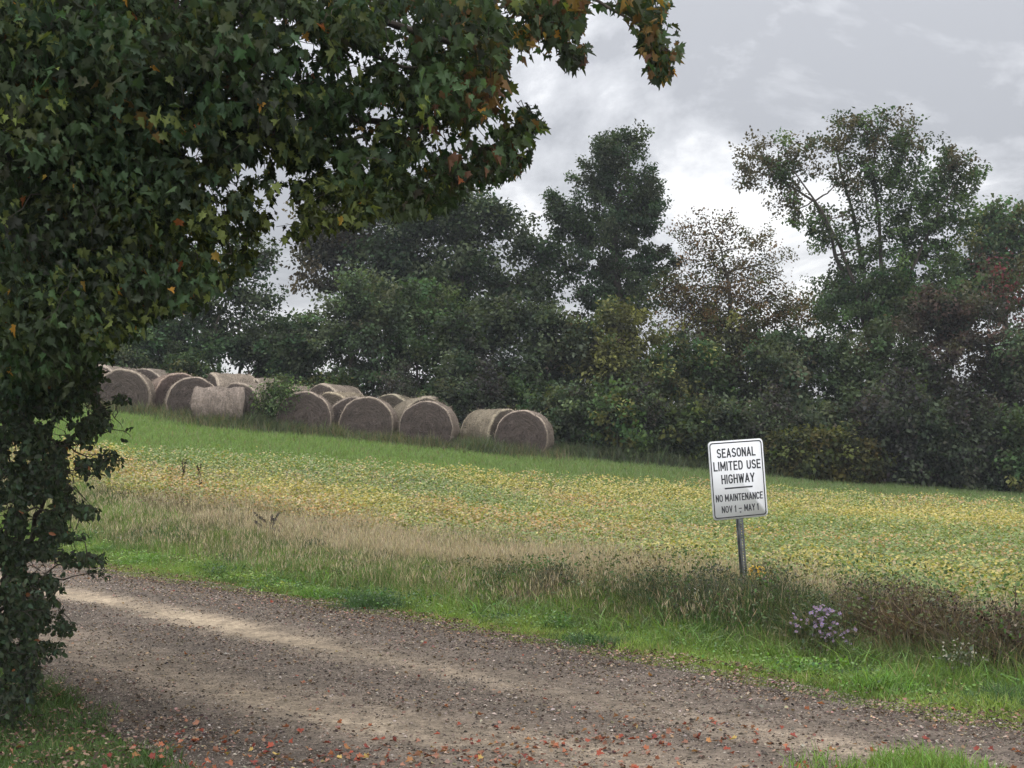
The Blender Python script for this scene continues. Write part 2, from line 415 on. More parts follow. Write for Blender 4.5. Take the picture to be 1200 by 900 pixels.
def verge():
    g = Geo()
    M = 300000; s = rng.uniform(2.5, 24, M); n = rng.uniform(7.0, 9.7, M); x, y = xy(s, n)
    ef = edge_far(s); k = (n > ef - .15 + .5 * (vnoise(x, y, .22, 31) - .4)) & (rng.random(M) < .35 + .9 * vnoise(x, y, .35, 30))
    z = ground_z(x, y); k &= in_view(x, y, z)
    x, y, z, s, n, ef = x[k], y[k], z[k], s[k], n[k], ef[k]; m = len(x)
    t = np.clip((n - ef) / 1.6, 0, 1); cl = vnoise(x, y, .5, 32)
    h = (.045 + .20 * t ** 1.2) * rng.uniform(.6, 1.25, m) * (.35 + 1.3 * cl * (.5 + vnoise(x, y, .16, 35)))
    col = mixc(LIME, GREEN, np.clip(t * 1.6 + .3 * (cl - .5), 0, 1)); c2 = vnoise(x, y, .9, 33)
    col = mixc2(col, DEEP, np.clip((c2 - .45) * 2.2, 0, .8)); col *= (1 + .22 * rng.normal(size=(m, 1)))
    col *= (.62 + .76 * vnoise(x, y, .13, 36))[:, None]; dry = rng.random(m) < .07; col[dry] = jitter(STRAW, dry.sum(), .2, .05)
    blades(g, x, y, z - .01, h, rng.uniform(.004, .0095, m), rng.uniform(.1, .9, m), np.clip(col, .01, .9))
    # lumps of coarser leafy growth
    for q_ in range(150):
        s0 = rng.uniform(3, 23); n0 = rng.uniform(7.75, 9.3) + (.3 if s0 > 14 else 0); bx, by = xy(s0, n0); r0_ = rng.uniform(.10, .28); hh_ = rng.uniform(.10, .24); q = int(900 * r0_ / .2)
        cc = np.array([(.14, .25, .055), (.08, .16, .045), (.20, .28, .075), (.055, .11, .04)][rng.integers(4)]); x = bx + rng.normal(0, r0_, q); y = by + rng.normal(0, r0_, q); fall = np.exp(-((x - bx) ** 2 + (y - by) ** 2) / (2 * r0_ ** 2))
        blades(g, x, y, ground_z(x, y), hh_ * (.3 + .8 * fall) * rng.uniform(.6, 1.2, q), rng.uniform(.004, .010, q), rng.uniform(.3, 1.3, q), jitter(cc, q, .25, .08), 1.2)
        q = q // 2; x = bx + rng.normal(0, r0_, q); y = by + rng.normal(0, r0_, q); sz = rng.uniform(.012, .04, q); k_ = rng.random() < .5
        if k_: stamp(g, OVAL, OVAL_F, np.stack([x, y, ground_z(x, y) + hh_ * rng.uniform(.2, .9, q)], 1), rand_dirs(q, .6), rand_dirs(q) * .7 + (0, 0, 1), sz, jitter(cc, q, .3, .1), sz)
    # broad clover-like leaves low in the turf
    M = 22000; s = rng.uniform(2.5, 24, M); n = rng.uniform(7.3, 9.6, M); x, y = xy(s, n); z = ground_z(x, y)
    k = in_view(x, y, z) & (n > edge_far(s) + .15) & (vnoise(x, y, .6, 34) > .45); x, y, z = x[k], y[k], z[k]; m = len(x)
    tip = rand_dirs(m, .5); nr = np.stack([rng.normal(0, .5, m), rng.normal(0, .5, m), np.ones(m)], 1); sz = rng.uniform(.012, .032, m)
    stamp(g, OVAL, OVAL_F, np.stack([x, y, z + rng.uniform(.02, .14, m)], 1), tip, nr, sz, jitter(GREEN * .85, m, .3, .1), sz * 1.3)
    tag(g.build('verge_grass', M_GRASS), 'bright short green grass and clover edging the far side of the road', 'grass', kind='stuff')
def mixc2(a, b, t): return a * (1 - t[:, None]) + np.asarray(b)[None] * t[:, None]
verge()

def near_turf():
    g = Geo(); M = 90000
    s = rng.uniform(3, 14, M); n = rng.uniform(.2, 4.4, M); x, y = xy(s, n); z = ground_z(x, y)
    k = in_view(x, y, z, 90) & (n < edge_near(s) + .35 * (vnoise(x, y, .3, 41) - .3)); x, y, z, n, s = x[k], y[k], z[k], n[k], s[k]; m = len(x)
    cl = vnoise(x, y, .4, 42); h = rng.uniform(.04, .11, m) * (.5 + cl)
    col = mixc(GREEN * .8, DEEP * .9, np.clip(cl + .15, 0, 1)) * (1 + .22 * rng.normal(size=(m, 1)))
    dry = rng.random(m) < .06; col[dry] = jitter(STRAW * .7, dry.sum(), .2, .05)
    blades(g, x, y, z - .005, h, rng.uniform(.004, .008, m), rng.uniform(.2, 1.1, m), np.clip(col, .01, .9))
    # tufts in the right foreground, growing in the road crown
    for cx, cy, r, q in ((1068, 899, .17, 520), (1025, 908, .14, 260), (950, 903, .12, 130), (1120, 908, .16, 200), (1090, 912, .25, 400)):
        c = W(cx, cy, 7.0); Y0 = EYE * FPX / (cy - 520); X0 = (cx - 600) / FPX * Y0
        rr = r * np.sqrt(rng.random(q)); a = rng.uniform(0, 6.28, q); x = X0 + rr * np.cos(a) * 1.4; y = Y0 + rr * np.sin(a)
        blades(g, x, y, road_z(x, y) - .01, rng.uniform(.05, .20, q) * (1.1 - .6 * rr / r), rng.uniform(.003, .007, q), rng.uniform(.1, .9, q), jitter(GREEN * 1.05, q, .25, .08))
    tag(g.build('near_grass', M_GRASS), 'shaded short grass on the near side of the road', 'grass', kind='stuff')
near_turf()

def on_ground(px, py):
    """ground point seen at a pixel (marching along the view ray)"""
    Ys = np.linspace(5, 45, 4000); P = W(np.full(4000, px), np.full(4000, py), Ys); d = P[:, 2] - ground_z(P[:, 0], P[:, 1])
    k = int(np.argmax(d < 0)) if (d < 0).any() else 3999; return P[k]
def band(pts):
    P_ = [on_ground(a, c) for a, c in pts]; q = sorted([sn(p[0], p[1]) for p in P_]); q = np.array(q); return q[:, 0], q[:, 1]
NEAR_B = band([(60, 622), (150, 634), (300, 662), (500, 692), (700, 712), (850, 728), (1000, 745), (1200, 775)])
FAR_B = band([(60, 586), (150, 594), (300, 612), (500, 642), (700, 668), (850, 690), (1000, 716), (1200, 752)])
print('band', NEAR_B, FAR_B)
def tall_weeds():
    """dense green-to-brown roadside weeds, tallest to the right of the sign"""
    g = Geo(); M = 120000
    s = rng.uniform(1.5, 24, M); n = rng.uniform(8.2, 11.2, M); x, y = xy(s, n); z = ground_z(x, y)
    px, py = proj(np.stack([x, y, z], 1)); k = in_view(x, y, z, 90)
    k &= (rng.random(M) < np.clip(.25 + 1.1 * (vnoise(x, y, .6, 51) - .25), 0, 1))
    x, y, z, n, s, px = x[k], y[k], z[k], n[k], s[k], px[k]; m = len(x)
    prof = np.exp(-((n - 9.45) / .85) ** 2); rightness = smooth(px, 380, 860)
    cl = vnoise(x, y, .45, 52)
    h = (.11 + (.15 + .30 * rightness) * prof) * (.5 + cl) * rng.uniform(.6, 1.15, m)
    patch = vnoise(x, y, 1.3, 53)
    col = mixc(DEEP * .8, np.array((.13, .105, .075)), np.clip((patch - .42) * 3.0 + .18 + .25 * (rng.random(m) - .5), 0, 1))
    col = mixc2(col, GREEN * .9, np.clip((8.95 - n) * 1.2, 0, .9)); col *= (1 + .25 * rng.normal(size=(m, 1)))
    dry = rng.random(m) < .10; col[dry] = jitter((.30, .23, .17), dry.sum(), .2, .05)
    blades(g, x, y, z - .01, h, rng.uniform(.004, .009, m), rng.uniform(.05, .75, m), np.clip(col, .01, .9))
    # long arching grass leaves on the verge side
    M = 9000; s = rng.uniform(1.5, 16, M); n = rng.uniform(8.3, 9.6, M); x, y = xy(s, n); z = ground_z(x, y)
    k = in_view(x, y, z, 90) & (vnoise(x, y, .5, 55) > .4); x, y, z = x[k], y[k], z[k]; m = len(x)
    blades(g, x, y, z, rng.uniform(.2, .42, m), rng.uniform(.008, .015, m), rng.uniform(.5, 1.3, m), jitter(GREEN * .85, m, .3, .1), 1.3)
    # small weed leaves through the mass
    M = 60000; s = rng.uniform(1.5, 24, M); n = rng.normal(9.5, .55, M); x, y = xy(s, n); z = ground_z(x, y)
    px, py = proj(np.stack([x, y, z], 1)); k = in_view(x, y, z, 90) & (vnoise(x, y, .5, 56) > .38); x, y, z, px, n = x[k], y[k], z[k], px[k], n[k]; m = len(x)
    hh = (.18 + .46 * smooth(px, 380, 860)) * np.exp(-((n - 9.45) / .8) ** 2)
    tip = rand_dirs(m, .8); nr = rand_dirs(m) + np.array([0, 0, .8]); sz = rng.uniform(.015, .04, m)
    pt = vnoise(x, y, .9, 57)
    stamp(g, OVAL, OVAL_F, np.stack([x, y, z + hh * rng.uniform(.1, 1.15, m)], 1), tip, nr, sz,
          np.clip(mixc(DEEP * 1.1, np.array((.17, .12, .085)), np.clip((pt - .42) * 3, 0, .9)) * (1 + .25 * rng.normal(size=(m, 1))), .01, .9))
    for cx, cy, wpx, hh_, c_ in ((600, 700, 34, .30, (.055, .09, .035)), (655, 705, 30, .34, (.05, .065, .04)), (720, 712, 26, .28, (.07, .11, .04)), (770, 722, 36, .40, (.045, .075, .035)), (835, 730, 42, .46, (.055, .065, .045)),
                                 (900, 738, 44, .50, (.06, .07, .045)), (955, 760, 30, .40, (.06, .085, .04)), (1010, 752, 40, .46, (.085, .075, .055)), (1060, 765, 40, .50, (.10, .07, .055)), (1110, 775, 36, .46, (.085, .065, .05)), (1170, 790, 46, .44, (.09, .075, .055)),
                                 (365, 655, 20, .22, (.06, .075, .045)), (450, 668, 24, .20, (.07, .085, .045)), (225, 640, 22, .2, (.08, .12, .04))):
        b = on_ground(cx, cy); r_ = wpx / FPX * b[1]; q = 2200; x = b[0] + rng.normal(0, r_ * .62, q); y = b[1] + rng.normal(0, .22, q)
        fall = np.exp(-((x - b[0]) / r_) ** 2 * .5); hh_ = hh_ * 1.08; h = hh_ * (.25 + .85 * fall) * rng.uniform(.5, 1.1, q)
        blades(g, x, y, ground_z(x, y), h, rng.uniform(.003, .010, q), rng.uniform(.1, 1.1, q), np.where((rng.random(q) < .2)[:, None], jitter((.30, .235, .165), q, .2, .05), jitter(np.array(c_) * 1.25, q, .5, .1)), 1.1)
        q = 2600; x = b[0] + rng.normal(0, r_ * .62, q); y = b[1] + rng.normal(0, .2, q); fall = np.exp(-((x - b[0]) / r_) ** 2 * .5); sz = rng.uniform(.010, .032, q)
        stamp(g, OVAL, OVAL_F, np.stack([x, y, ground_z(x, y) + hh_ * (.3 + .7 * fall) * rng.uniform(.1, 1.05, q)], 1), rand_dirs(q, .8), rand_dirs(q) + (0, 0, .7), sz, jitter(c_, q, .4, .12), sz * rng.uniform(.5, 1.2, q))
    tag(g.build('roadside_weeds', M_GRASS), 'tangled dark green and brown weeds between the verge and the dry grass', 'weeds', kind='stuff')
tall_weeds()

def dry_grass():
    """pale purplish tan seed-headed grass between the weeds and the bean field"""
    g = Geo(); M = 130000
    s = rng.uniform(1, 28, M); n = rng.uniform(8.4, 14.5, M); x, y = xy(s, n); z = ground_z(x, y)
    px, py = proj(np.stack([x, y, z], 1))
    bn_, bf_ = np.interp(s, *NEAR_B), np.interp(s, *FAR_B); mid = (bn_ + bf_) / 2 + .5 * (vnoise(s, n, 2.2, 60) - .5); wd = (bf_ - bn_) / 2 + .45
    dens = np.exp(-(np.abs(n - mid) / wd) ** 3) * (.35 + .9 * vnoise(x, y, .8, 61)) * (1 - .25 * smooth(px, 880, 1000)) * (1 + .5 * np.exp(-((px - 640) / 220) ** 2))
    k = in_view(x, y, z, 90) & (rng.random(M) < dens); x, y, z, n, s, px = x[k], y[k], z[k], n[k], s[k], px[k]; m = len(x)
    h = (.14 + .36 * vnoise(x, y, .7, 62)) * rng.uniform(.65, 1.15, m)
    col = jitter((.44, .37, .245), m, .25, .06); pu = rng.random(m) < .34; col[pu] = jitter((.30, .235, .175), pu.sum(), .2, .05)
    gn = rng.random(m) < .22; col[gn] = jitter((.13, .15, .06), gn.sum(), .25, .08)
    blades(g, x, y, z, h, rng.uniform(.0022, .0045, m), rng.uniform(.02, .45, m), col)
    # feathery seed heads
    q = rng.random(m) < .42; xq, yq, zq, hq = x[q], y[q], z[q], h[q]; mq = len(xq)
    for rep in range(3):
        tip = np.stack([rng.normal(0, .3, mq), rng.normal(0, .3, mq), np.ones(mq)], 1); nr = rand_dirs(mq, .2)
        sz = rng.uniform(.04, .09, mq)
        stamp(g, QUAD, QUAD_F, np.stack([xq + rng.normal(0, .03, mq), yq + rng.normal(0, .03, mq), zq + hq * rng.uniform(.72, 1.02, mq)], 1), tip, nr, sz,
              jitter((.44, .36, .26), mq, .25, .05), sz * .13)
    tag(g.build('dry_grass', M_DRY), 'pale tan and purplish seed headed grass in front of the bean field', 'dry grass', kind='stuff')
dry_grass()

def edge_curve(pts):
    P_ = np.array([on_ground(a, c) for a, c in pts]); o = np.argsort(P_[:, 0]); return P_[o, 0], P_[o, 1]
def on_ground(px, py):
    """ground point seen at a pixel (marching along the view ray)"""
    Ys = np.linspace(5, 45, 4000); P = W(np.full(4000, px), np.full(4000, py), Ys); d = P[:, 2] - ground_z(P[:, 0], P[:, 1])
    k = int(np.argmax(d < 0)) if (d < 0).any() else 3999; return P[k]
CE = edge_curve([(-100, 536), (100, 538), (200, 541), (350, 549), (500, 560), (650, 573), (800, 581), (950, 589), (1100, 597), (1300, 609)])
print('crop edge', [(round(float(a), 1), round(float(c), 1)) for a, c in zip(*CE)])
def crop():
    """yellowing soybean leaves"""
    g = Geo()
    def batch(M, y0, y1, s0, s1):
        y = rng.uniform(y0, y1, M); x = rng.uniform(-.50, .50, M) * y; s, n = sn(x, y); z = ground_z(x, y)
        edge = np.interp(x, CE[0], CE[1]) + .8 * (vnoise(x, x * 0, 2.5, 71) - .5)
        k = (n > np.interp(s, *FAR_B) + .1 + .9 * (vnoise(x, y, .9, 70) - .5)) & (y < edge) & in_view(x, y, z, 60)
        k &= rng.random(M) < .12 + 1.0 * vnoise(x, y, .35, 73)
        x, y, z, s, n = x[k], y[k], z[k], s[k], n[k]; m = len(x)
        big = vnoise(s * .35, n, 1.8, 74, 4); sm = vnoise(x, y, .5, 75); bn = vnoise(s * .3, n, 1.1, 76, 3)
        px, py = proj(np.stack([x, y, z], 1))
        col = np.zeros((m, 3))
        v = .5 + (big - .5) * .9 + (sm - .5) * .35 + .10 * rng.normal(size=m) + .02
        yel = np.array((.41, .35, .115)); grn = np.array((.165, .22, .075)); lime = np.array((.26, .29, .095)); tan = np.array((.34, .27, .145)); org = np.array((.44, .26, .11))
        col[:] = lime; col[v < .50] = grn; col[v > .60] = yel
        o = (bn > .56) & (rng.random(m) < .55); col[o] = tan; o2 = (bn > .64) & (rng.random(m) < .35); col[o2] = org
        r_ = rng.random(m); col[r_ < .12] = grn; col[(r_ > .12) & (r_ < .20)] = yel; col[(r_ > .20) & (r_ < .28)] = tan
        col *= 1 + .20 * rng.normal(size=(m, 1))
        h = (.24 + .22 * sm) * rng.uniform(.25, 1.08, m)
        tip = rand_dirs(m, .4); nr = np.stack([rng.normal(0, .5, m), rng.normal(-.2, .5, m), np.full(m, 1.)], 1)
        sz = rng.uniform(s0, s1, m)
        stamp(g, OVAL, OVAL_F, np.stack([x, y, z + h], 1), tip, nr, sz, np.clip(col, .02, .9), sz * 1.35)
    batch(380000, 12, 26, .028, .052)
    batch(440000, 22, 39, .032, .058)
    tag(g.build('soybean_crop', M_GRASS), 'low field of soybeans turning yellow orange and green', 'crop', kind='stuff')
crop()

def far_strip():
    """lush green strip between the crop and the bales and the thicket"""
    g = Geo(); M = 360000
    y = rng.uniform(25, 41, M); x = rng.uniform(-.50, .50, M) * y; z = ground_z(x, y)
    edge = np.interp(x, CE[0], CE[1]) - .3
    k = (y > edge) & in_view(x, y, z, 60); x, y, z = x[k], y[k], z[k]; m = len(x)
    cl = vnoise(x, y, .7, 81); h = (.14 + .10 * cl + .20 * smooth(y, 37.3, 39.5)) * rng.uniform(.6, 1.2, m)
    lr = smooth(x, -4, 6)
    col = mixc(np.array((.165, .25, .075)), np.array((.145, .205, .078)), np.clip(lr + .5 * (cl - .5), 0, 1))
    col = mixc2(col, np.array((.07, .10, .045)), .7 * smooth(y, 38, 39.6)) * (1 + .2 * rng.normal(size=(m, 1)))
    dry = rng.random(m) < .07; col[dry] = jitter(STRAW * .7, dry.sum(), .2, .05)
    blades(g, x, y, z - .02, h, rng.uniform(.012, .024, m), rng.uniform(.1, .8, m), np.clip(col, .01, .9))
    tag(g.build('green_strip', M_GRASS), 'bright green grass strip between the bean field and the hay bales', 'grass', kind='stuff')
far_strip()

# ------------------------------------------------------------------ trees
def grow(lobes, base, trunk_top, r0, leaf, clump_r, per, col_fn, bark=M_BARK, fork=None, twig_r=.006, tmpl=(QUAD, QUAD_F), lmat=None, stems=1,
         limb_w=.45, keep=None, twigs=1.0, cap=1e9, up=.35, tipdown=.25, dens=1.0, lsc=1.0, spray=.32, lscale=1.0):
    """lobes: (centre xyz, radii xyz, clumps). Returns (wood Geo, leaf Geo) in world coordinates."""
    wood, fol = Geo(), Geo(); base = np.asarray(base, float); top = np.asarray(trunk_top, float)
    nodes = []; rads = []
    def path(p, r):
        tube(wood, p, r, 7 if r[0] > .05 else 5 if r[0] > .015 else 3)
        for q, rr in zip(p, r): nodes.append(q); rads.append(rr)
    ln = max(np.linalg.norm(top - base), .1)
    if stems == 1:
        p = curve(base, top, 9, 0, .018); p[0] = base; r = r0 * (1 - .5 * np.linspace(0, 1, 9)); r[0] *= 1.35; path(p, r); tops = [(top, r[-1])]
        tr = p
    else:
        tops = []; tr = None
        for i in range(stems):
            a = i * 6.283 / stems + rng.uniform(0, 1.2); b = base + np.array([math.cos(a), math.sin(a), 0]) * r0 * 1.5
            t_ = top + np.array([math.cos(a), math.sin(a) * .7, 0]) * ln * .22; t_[2] -= rng.uniform(0, .15) * ln
            p = curve(b, t_, 7, 0, .03); r = r0 * .7 * (1 - .45 * np.linspace(0, 1, 7)); path(p, r); tops.append((t_, r[-1]))
    tp, tn = [], []
    cen_all = []
    for (c, rr, cnt) in lobes:
        c = np.asarray(c, float); rr = np.asarray(rr, float) * lscale; cnt = int(cnt * lscale)
        # limb from the nearest lower node to the lobe
        NA = np.array(nodes); d = np.linalg.norm(NA - c, axis=1) + 1.2 * np.clip(NA[:, 2] - c[2] + .25 * rr[2], 0, None)
        j = int(np.argmin(d)); r_s = rads[j] * .72
        p = curve(NA[j], c + rng.normal(size=3) * rr * .15, 7, .06, .03); path(p, np.linspace(r_s, max(r_s * .3, twig_r * 1.6), 7))
        u = unit(rng.normal(size=(cnt, 3))) * (rng.random((cnt, 1)) ** .42); u[:, 2] = np.where(u[:, 2] < -.75, -.75, u[:, 2])
        cen_all.append(c + u * rr)
    C = np.concatenate(cen_all)
    NA = np.array(nodes); RA = np.array(rads)
    dd = ((C[:, None] - NA[None]) ** 2).sum(-1); order = np.argsort(dd.min(1))
    lim = int(min(len(order), cap)); sel = order if twigs >= 1 else order[rng.random(len(order)) < twigs]
    nl, nr_ = [NA], [RA]
    NA2 = NA.copy(); RA2 = RA.copy()
    for i in sel[:lim]:
        c = C[i]; d = ((NA2 - c) ** 2).sum(1) + .8 * np.clip(NA2[:, 2] - c[2], 0, None) ** 2
        j = int(np.argmin(d)); r_s = min(RA2[j] * .7, twig_r * (1 + 1.2 * math.sqrt(d[j])))
        p = curve(NA2[j], c, 4, .05, .05); r = np.linspace(r_s, twig_r * .45, 4)
        tube(wood, p, r, 3); NA2 = np.concatenate([NA2, p[1:]]); RA2 = np.concatenate([RA2, r[1:]])
    # leaves
    per = int(per * dens); leaf = leaf * lsc
    m = len(C) * per; ci = np.repeat(np.arange(len(C)), per)
    cen = np.mean(C, 0); sp_ = unit(unit(C - cen) * .6 + np.array([0, 0, .55]) + rng.normal(size=C.shape) * .45)
    P = C[ci] + sp_[ci] * (rng.uniform(-.5, 1, m)[:, None] * spray * rng.uniform(.5, 1.5, len(C))[ci][:, None]) + np.clip(rng.normal(size=(m, 3)), -1.7, 1.7) * np.array([1, 1, .62]) * clump_r * rng.uniform(.6, 1.25, len(C))[ci][:, None]
    cid = ci
    if keep is not None:
        k = keep(P); P, cid = P[k], cid[k]
    m = len(P)
    outw = unit(P - np.mean(C, 0)); tip = unit(rng.normal(size=(m, 3)) * .8 + outw * .5 + np.array([0, 0, -tipdown * 2])); nr = rng.normal(size=(m, 3)) * .6 + outw * .35 + np.array([0, 0, up * 2])
    sz = leaf * rng.uniform(.65, 1.25, m)
    col = col_fn(P, cid, C)
    stamp(fol, tmpl[0], tmpl[1], P, tip, nr, sz, col)
    return wood, fol
def put_tree(name, wood, fol, base, label, cat, group=None, lmat=None, trunk_name='trunk', bark=None, color=None):
    base = tuple(float(b) for b in base)
    e = empty(name, base); tag(e, label, cat, group)
    t = wood.build(trunk_name, bark or M_BARK, e, True, base); c = fol.build('crown', lmat or M_FAR, e, False, base)
    if color is not None: c.color = (*color, 1)
    return e

def colors(base, alt=None, alt_p=.1, amt=.25, clump_amt=.38, second=None, sec_p=.0):
    base = np.array(base)
    def f(P, cid, C):
        m = len(P); nC = len(C)
        cb = np.clip(1 + clump_amt * rng.normal(size=nC), .4, 1.8); hue = 1 + .10 * rng.normal(size=(nC, 3))
        tint = base[None] * cb[:, None] * hue
        if alt is not None:
            k = rng.random(nC) < alt_p; tint[k] = np.array(alt) * cb[k][:, None]
        col = tint[cid] * (1 + amt * rng.normal(size=(m, 1)))
        if second is not None:
            k = rng.random(m) < sec_p; col[k] = np.array(second) * (1 + .25 * rng.normal(size=(k.sum(), 1)))
        return np.clip(col, .006, .8)
    return f
def px_lobes(L_, Y, depth=1.0):
    out_ = []
    for l in L_:
        px, py, rx, ry, cnt = l[:5]; y = Y + (l[5] if len(l) > 5 else 0); k = y / FPX
        out_.append((W(px, py + (12 if py < 260 else 0), y), (rx * k, max(rx, ry) * k * depth, ry * k), cnt))
    return out_
def base_at(px, Y):
    X = (px - 600) / FPX * Y; return np.array([X, Y, float(ground_z(X, Y)) - .05])

DKGREEN = (.040, .063, .030); GREYG = (.078, .098, .054); OLIVE = (.120, .122, .042); BROWN = (.100, .080, .048); FOREST = (.058, .092, .036)

def far_tree(name, label, cat, px, Y, L_, top, r0, col, leaf=.11, clump_r=.24, per=26, stems=1, group=None, **kw):
    b = base_at(px, Y); lob = px_lobes(L_, Y); tt = W(top[0], top[1], Y)
    kw.setdefault('dens', 2.5); kw.setdefault('lsc', 1.32); kw.setdefault('lscale', 1.15)
    w_, f_ = grow(lob, b, tt, r0, leaf, clump_r, per, col, stems=stems, **kw)
    return put_tree(name, w_, f_, b, label, cat, group)

# the tall dark oak
far_tree('oak_tree', 'tall narrow dark green tree rising highest behind the middle of the thicket', 'tree', 722, 46,
         [(728, 178, 34, 28, 30), (705, 205, 34, 28, 26), (745, 215, 30, 32, 26), (712, 250, 42, 30, 34), (752, 262, 30, 34, 28), (670, 268, 24, 26, 18), (652, 222, 11, 13, 7), (662, 240, 16, 12, 9),
          (700, 300, 38, 30, 30), (745, 310, 42, 30, 32), (725, 350, 52, 30, 34), (700, 345, 40, 30, 20), (742, 152, 14, 8, 6), (708, 160, 16, 12, 8)],
         (724, 260), .20, colors(DKGREEN, (.050, .062, .035), .2), leaf=.10, clump_r=.15, per=60, dens=2.1, lsc=1.1, lscale=1.12)
# the large open multi-stemmed tree
def open_tree():
    Y = 46; b = base_at(1032, Y); wood0 = Geo()
    L_ = [(905, 172, 32, 16, 18), (890, 195, 20, 18, 10), (935, 195, 24, 22, 14), (928, 235, 20, 16, 9), (955, 245, 18, 18, 9), (990, 160, 30, 20, 18), (1010, 140, 26, 14, 14), (1040, 150, 26, 20, 16),
          (1000, 195, 30, 20, 16), (1050, 190, 32, 24, 22), (1080, 180, 30, 26, 22), (1110, 205, 34, 26, 26), (1070, 225, 34, 24, 22), (1108, 240, 30, 20, 20), (1020, 235, 26, 20, 12),
          (975, 280, 22, 22, 10), (1010, 290, 26, 24, 14), (1060, 275, 34, 26, 24), (1095, 285, 32, 24, 20), (1045, 320, 38, 26, 26), (1005, 335, 34, 24, 20), (1085, 330, 32, 26, 20),
          (1030, 365, 60, 26, 60), (975, 350, 26, 22, 20), (1070, 370, 40, 20, 34), (1030, 345, 40, 20, 24), (1085, 350, 34, 20, 22), (1000, 375, 44, 18, 26), (1135, 200, 12, 12, 5)]
    lob = px_lobes(L_, Y)
    # four stems from one stool
    wood, fol = Geo(), Geo()
    def cf(P, cid, C):
        col = colors(FOREST, None, 0)(P, cid, C); px, py = proj(C); br = ((px < 1010) & (py < 260) & (rng.random(len(C)) < .55)) | ((py < 200) & (rng.random(len(C)) < .35))
        k = br[cid]; col[k] = np.array((.085, .072, .040)) * (1 + .25 * rng.normal(size=(k.sum(), 1))); return np.clip(col, .006, .8)
    stems = [((1018, 400), (1000, 330), (985, 290), (962, 245), (930, 200)), ((1024, 400), (1012, 320), (1000, 250), (985, 200), (978, 165)),
             ((1034, 400), (1033, 320), (1030, 250), (1022, 200), (1030, 150)), ((1046, 400), (1052, 330), (1062, 270), (1072, 220), (1082, 165)), ((1040, 400), (1062, 330), (1085, 280), (1105, 240), (1120, 215))]
    w_, f_ = grow(lob, b, W(1032, 395, Y), .24, .125, .14, 30, cf, twig_r=.007, dens=2.2, lsc=.95, spray=.36, lscale=1.32)
    for k, st in enumerate(stems):
        yy = Y + (-.8, .5, 0, .7, -.5)[k]; P0 = [W(1032, 430, Y)] + [W(q[0], q[1], Y + (yy - Y) * (i + 1) / 5) for i, q in enumerate(st)]
        tube(w_, P0, np.linspace(.10, .022, len(P0)), 7)
    put_tree('open_crowned_tree', w_, f_, b, 'large airy tree with several bare stems and a wide open crown standing at right', 'tree')
open_tree()

far_tree('thin_tree', 'sparse half bare tree with brown and yellow leaves left of the wide open tree', 'tree', 850, 43,
         [(832, 246, 8, 5, 2), (808, 275, 16, 14, 7), (850, 272, 20, 14, 8), (880, 285, 22, 16, 9), (900, 310, 22, 16, 8), (860, 310, 26, 16, 9), (820, 310, 26, 16, 9), (800, 335, 22, 18, 10), (845, 345, 26, 18, 12), (890, 350, 30, 20, 14), (925, 372, 26, 18, 14), (865, 380, 40, 20, 34), (812, 375, 36, 22, 30), (840, 355, 40, 18, 26), (905, 365, 36, 20, 26), (790, 350, 26, 20, 16), (865, 330, 34, 18, 16), (835, 300, 26, 18, 10)],
         (852, 320), .11, colors((.066, .066, .028), (.10, .062, .026), .3, second=(.12, .07, .03), sec_p=.1), leaf=.09, clump_r=.15, per=26, twig_r=.007, dens=2.1, lsc=1.0, spray=.4, lscale=1.3)
far_tree('spreading_tree', 'dark tree with sloping crown partly hidden behind the maple branches at centre left', 'tree', 540, 47,
         [(530, 225, 34, 20, 20), (500, 240, 34, 24, 20), (560, 245, 34, 22, 22), (590, 265, 30, 20, 18), (520, 270, 36, 22, 22), (480, 280, 34, 26, 22), (615, 290, 28, 16, 14), (645, 305, 20, 12, 9), (590, 335, 36, 20, 22), (530, 320, 44, 24, 28), (480, 330, 40, 26, 24), (630, 335, 34, 20, 20), (560, 365, 60, 26, 34), (505, 215, 30, 18, 18), (470, 245, 30, 24, 20), (455, 300, 34, 26, 22), (545, 300, 26, 18, 14), (500, 350, 50, 28, 26)],
         (540, 320), .19, colors(DKGREEN, GREYG, .25), leaf=.12, clump_r=.24, per=30)
far_tree('brown_tinged_tree', 'broad tree with brownish leaves and small gaps of sky seen below the maple', 'tree', 410, 48,
         [(400, 245, 30, 22, 18), (430, 260, 30, 24, 18), (375, 262, 26, 20, 14), (390, 295, 34, 20, 18), (440, 300, 34, 24, 20), (370, 300, 18, 16, 8), (455, 235, 26, 20, 12), (420, 335, 34, 16, 14), (450, 360, 30, 22, 14), (410, 275, 36, 24, 20), (375, 330, 30, 16, 10), (440, 225, 30, 18, 14)],
         (415, 320), .15, colors((.052, .052, .034), BROWN, .3), leaf=.12, clump_r=.24, per=26)
far_tree('slender_tree', 'slender dark tree with thin pale trunks behind the left hay bales', 'tree', 262, 44,
         [(250, 320, 34, 24, 18), (285, 300, 26, 24, 14), (235, 355, 40, 26, 22), (290, 345, 28, 26, 16), (260, 390, 46, 24, 24), (310, 310, 10, 26, 6), (312, 370, 22, 30, 12)],
         (262, 360), .09, colors(DKGREEN, GREYG, .2), leaf=.11, clump_r=.25, per=26, stems=3)
far_tree('dark_tree', 'dense dark tree half hidden by the shrub leaves at far left', 'tree', 120, 45,
         [(60, 330, 60, 50, 40), (140, 340, 60, 50, 46), (110, 390, 70, 34, 40), (190, 370, 40, 34, 26), (200, 330, 34, 34, 20), (20, 380, 60, 40, 30), (170, 410, 50, 20, 22)],
         (120, 370), .16, colors(DKGREEN), leaf=.13, clump_r=.28, per=28)
